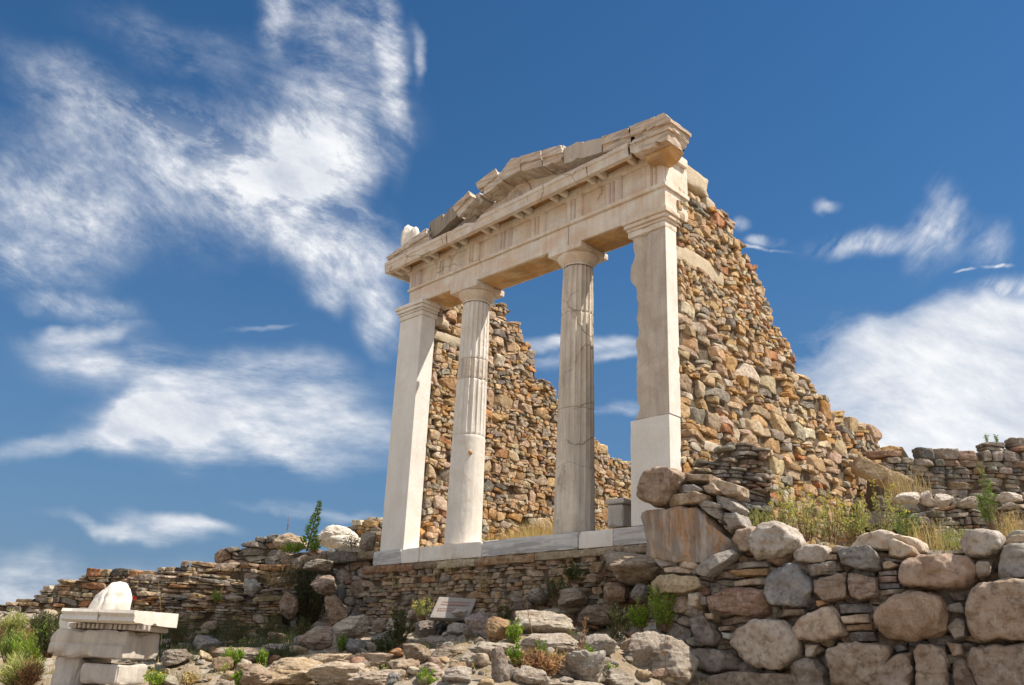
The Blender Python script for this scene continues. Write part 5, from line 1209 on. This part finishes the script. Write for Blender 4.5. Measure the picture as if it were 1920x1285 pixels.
# yellow flowering scrub on the right terrace
for i, (x, y, w, h, dp, lb) in enumerate([(1470, 1010, 60, 92, 9.9, 'yellow flowering bush directly right of the wall stub'), (1512, 1012, 80, 92, 10.3, 'yellow flowering bush, second from the wall stub'), (1560, 1014, 70, 78, 10.0, 'yellow flowering bush behind the flat grey boulder'),
        (1655, 1010, 90, 100, 10.6, 'yellow flowering bush below the slanting stone beam'), (1610, 1012, 70, 66, 10.2, 'yellow flowering bush behind the pale top boulder'), (1705, 1020, 60, 66, 10.0, 'grey green bush left of the dry grasses')]):
    pbush(x, y, w, h, M_scrub if i < 5 else M_leaf, lb, dp, nst=24, nl=34, ll=.034, lw=.012, flowers=2 if i < 5 else 1, group='flowering scrub on the right terrace', name='flowering_bush')
for i, (x, x1, h) in enumerate([(1530, 1500, 960), (1560, 1545, 925), (1565, 1572, 930), (1490, 1480, 950)]):
    stalk(x, 1015, h, x1, 9.7, ['dark bare stalk leaning left inside the second flowering bush', 'tall dark bare stalk behind the flat grey boulder', 'dark bare stalk just right of the tall one', 'short dark stalk in the first flowering bush'][i], br=8, head=M_yel)
pbush(1858, 990, 36, 106, M_leaf, 'tall feathery green plant in front of the knee high wall', 10.6, nst=9, nl=90, ll=.05, lw=.009)
for x, y, w, h, dp, lb in [(1735, 1020, 70, 66, 9.8, 'dry golden grass left of the grey top boulder'), (1790, 1015, 60, 40, 10.2, 'dry golden grass behind the grey top boulder'), (1900, 1000, 60, 60, 10.4, 'dry golden grass at the right edge'), (1420, 980, 50, 44, 10.6, 'dry brown grass between the wall stub and the bushes'), (1700, 930, 90, 70, 12.6, 'pale dry grass below the stone beam end')]:
    P = at_depth(x, y, dp); s = dp/FPX; tuft('dry_grass', P-np.array([0, 0, .05]), 150, h*s*.85, w*s, M_straw if x > 1600 and x != 1790 else M_scrub, lb, group='dry grass on the right terrace', seeds=True)
for x, lb in [(1851, 'tiny weed on top of the far right wall, left one'), (1870, 'tiny weed on top of the far right wall, right one')]:
    pbush(x, 832, 10, 18, M_leaf, lb, 14.3, nst=5, nl=16, ll=.04)
# straw coloured grass inside the temple and on the right terrace
mb = MB()
for k in range(15000):
    x, y = rp.uniform(.6, 4.2), rp.uniform(1.0, 5.5); z = float(np.interp(0, [0], [0]))
    mb_z = ground_z(np.array([x]), np.array([y]))[0] if k % 1 == 0 else z
    b = np.array([x, y, mb_z-.02]); hh = rp.uniform(.12, .36); ln = rv()*[1, 1, 0]*hh*.5; s = rv()*[1, 1, 0]*.006
    mb.add(np.array([b-s, b+s, b+ln+[0, 0, hh]]), np.array([[0, 1, 2]]), shade())
o = mb.obj('dry_grass_floor', M_straw, smooth=False); tag(o, 'sunlit straw coloured grass covering the floor inside the temple', 'grass', kind='stuff')
mb = MB()
for k in range(7000):
    x, y = rp.uniform(5.9, 12), rp.uniform(-.4, 5); 
    if y < np.interp(x, LX, LY)+.2: continue
    b = np.array([x, y, ground_z(np.array([x]), np.array([y]))[0]-.02]); hh = rp.uniform(.06, .22); ln = rv()*[1, 1, 0]*hh*.5; s = rv()*[1, 1, 0]*.005
    mb.add(np.array([b-s, b+s, b+ln+[0, 0, hh]]), np.array([[0, 1, 2]]), shade() if rp.rand() < .6 else (.45, .6, .3))
o = mb.obj('terrace_grass', M_straw, smooth=False); tag(o, 'mixed dry and green grass covering the right terrace', 'grass', kind='stuff')
for i, (x, y, hpx) in enumerate([(735, 1100, 40), (815, 1090, 36), (840, 1075, 44), (905, 1110, 40), (1000, 1125, 38), (1045, 1110, 30)]):
    P = on_plane(x, y, (0, -.08, 0), (0, 1, 0)); tuft('dry_grass', P, 14, hpx*.0085, .12, M_straw, 'thin dry grass tuft growing out of the podium wall', group='dry tufts on the podium wall', seeds=True)

mb = MB()
for k in range(16000):
    x, y = rp.uniform(-5, 11), rp.uniform(-6.5, .4); q = perlin(np.array([[x*.9, y*.9, 5.]]))[0]
    if q < .02 or y > np.interp(x, LX, LY)-.05: continue
    if (np.array([x, y])-CAM[:2]) @ FW < 6: continue
    b = np.array([x, y, ground_z(np.array([x]), np.array([y]))[0]-.01]); hh = rp.uniform(.03, .13); ln = rv()*[1, 1, 0]*hh*.6; s = rv()*[1, 1, 0]*.004
    mb.add(np.array([b-s, b+s, b+ln+[0, 0, hh]]), np.array([[0, 1, 2]]), shade() if q < .3 else (.5, .62, .3))
o = mb.obj('slope_grass', M_straw, smooth=False); tag(o, 'thin dry grass between the rocks of the slope', 'grass', kind='stuff')

mb = MB(); rq = random.Random(4)
for k in range(520):
    px, py = rq.uniform(250, 560), rq.uniform(1188, 1240); P, dpt = hit(px, py)
    for q in range(14):
        b = P+np.array([rp.normal()*.07, rp.normal()*.07, -.02]); hh = rp.uniform(.06, .22); ln = rv()*[1, 1, 0]*hh*.6; s_2 = rv()*[1, 1, 0]*.005
        mb.add(np.array([b-s_2, b+s_2, b+ln+[0, 0, hh]]), np.array([[0, 1, 2]]), shade())
o = mb.obj('scrub_cover', M_olive, smooth=False); tag(o, 'dark low scrub and grass below the terrace walls', 'scrub', kind='stuff')

rq = random.Random(8)
for i in range(26):                             # little weeds rooted between the rocks, each its own tuft
    px, py = rq.uniform(300, 1180), rq.uniform(1175, 1278)
    pbush(px, py, rq.uniform(16, 34), rq.uniform(10, 22), rq.choice([M_scrub, M_leaf, M_lime, M_olive, M_straw]), 'little weed rooted in a crack between the rocks of the slope', nst=12, nl=14, ll=.03, lw=.01, group='little weeds between the rocks', name='weed')

for i, (x, y, w, h, mt, lb) in enumerate([(20, 1186, 70, 30, M_scrub, 'yellowish scrub below the far left end of the terrace wall'), (75, 1190, 60, 34, M_olive, 'olive scrub directly left of the rounded tan boulder'),
        (50, 1212, 90, 30, M_straw, 'dry straw coloured growth under the flat white stone'), (8, 1220, 60, 40, M_rust, 'rusty brown growth at the left edge'), (110, 1195, 40, 40, M_olive, 'dark scrub behind the carved block, left side')]):
    pbush(x, y, w, h, mt, lb, 12.2, nst=50, nl=22, ll=.08, lw=.010, upright=.7)
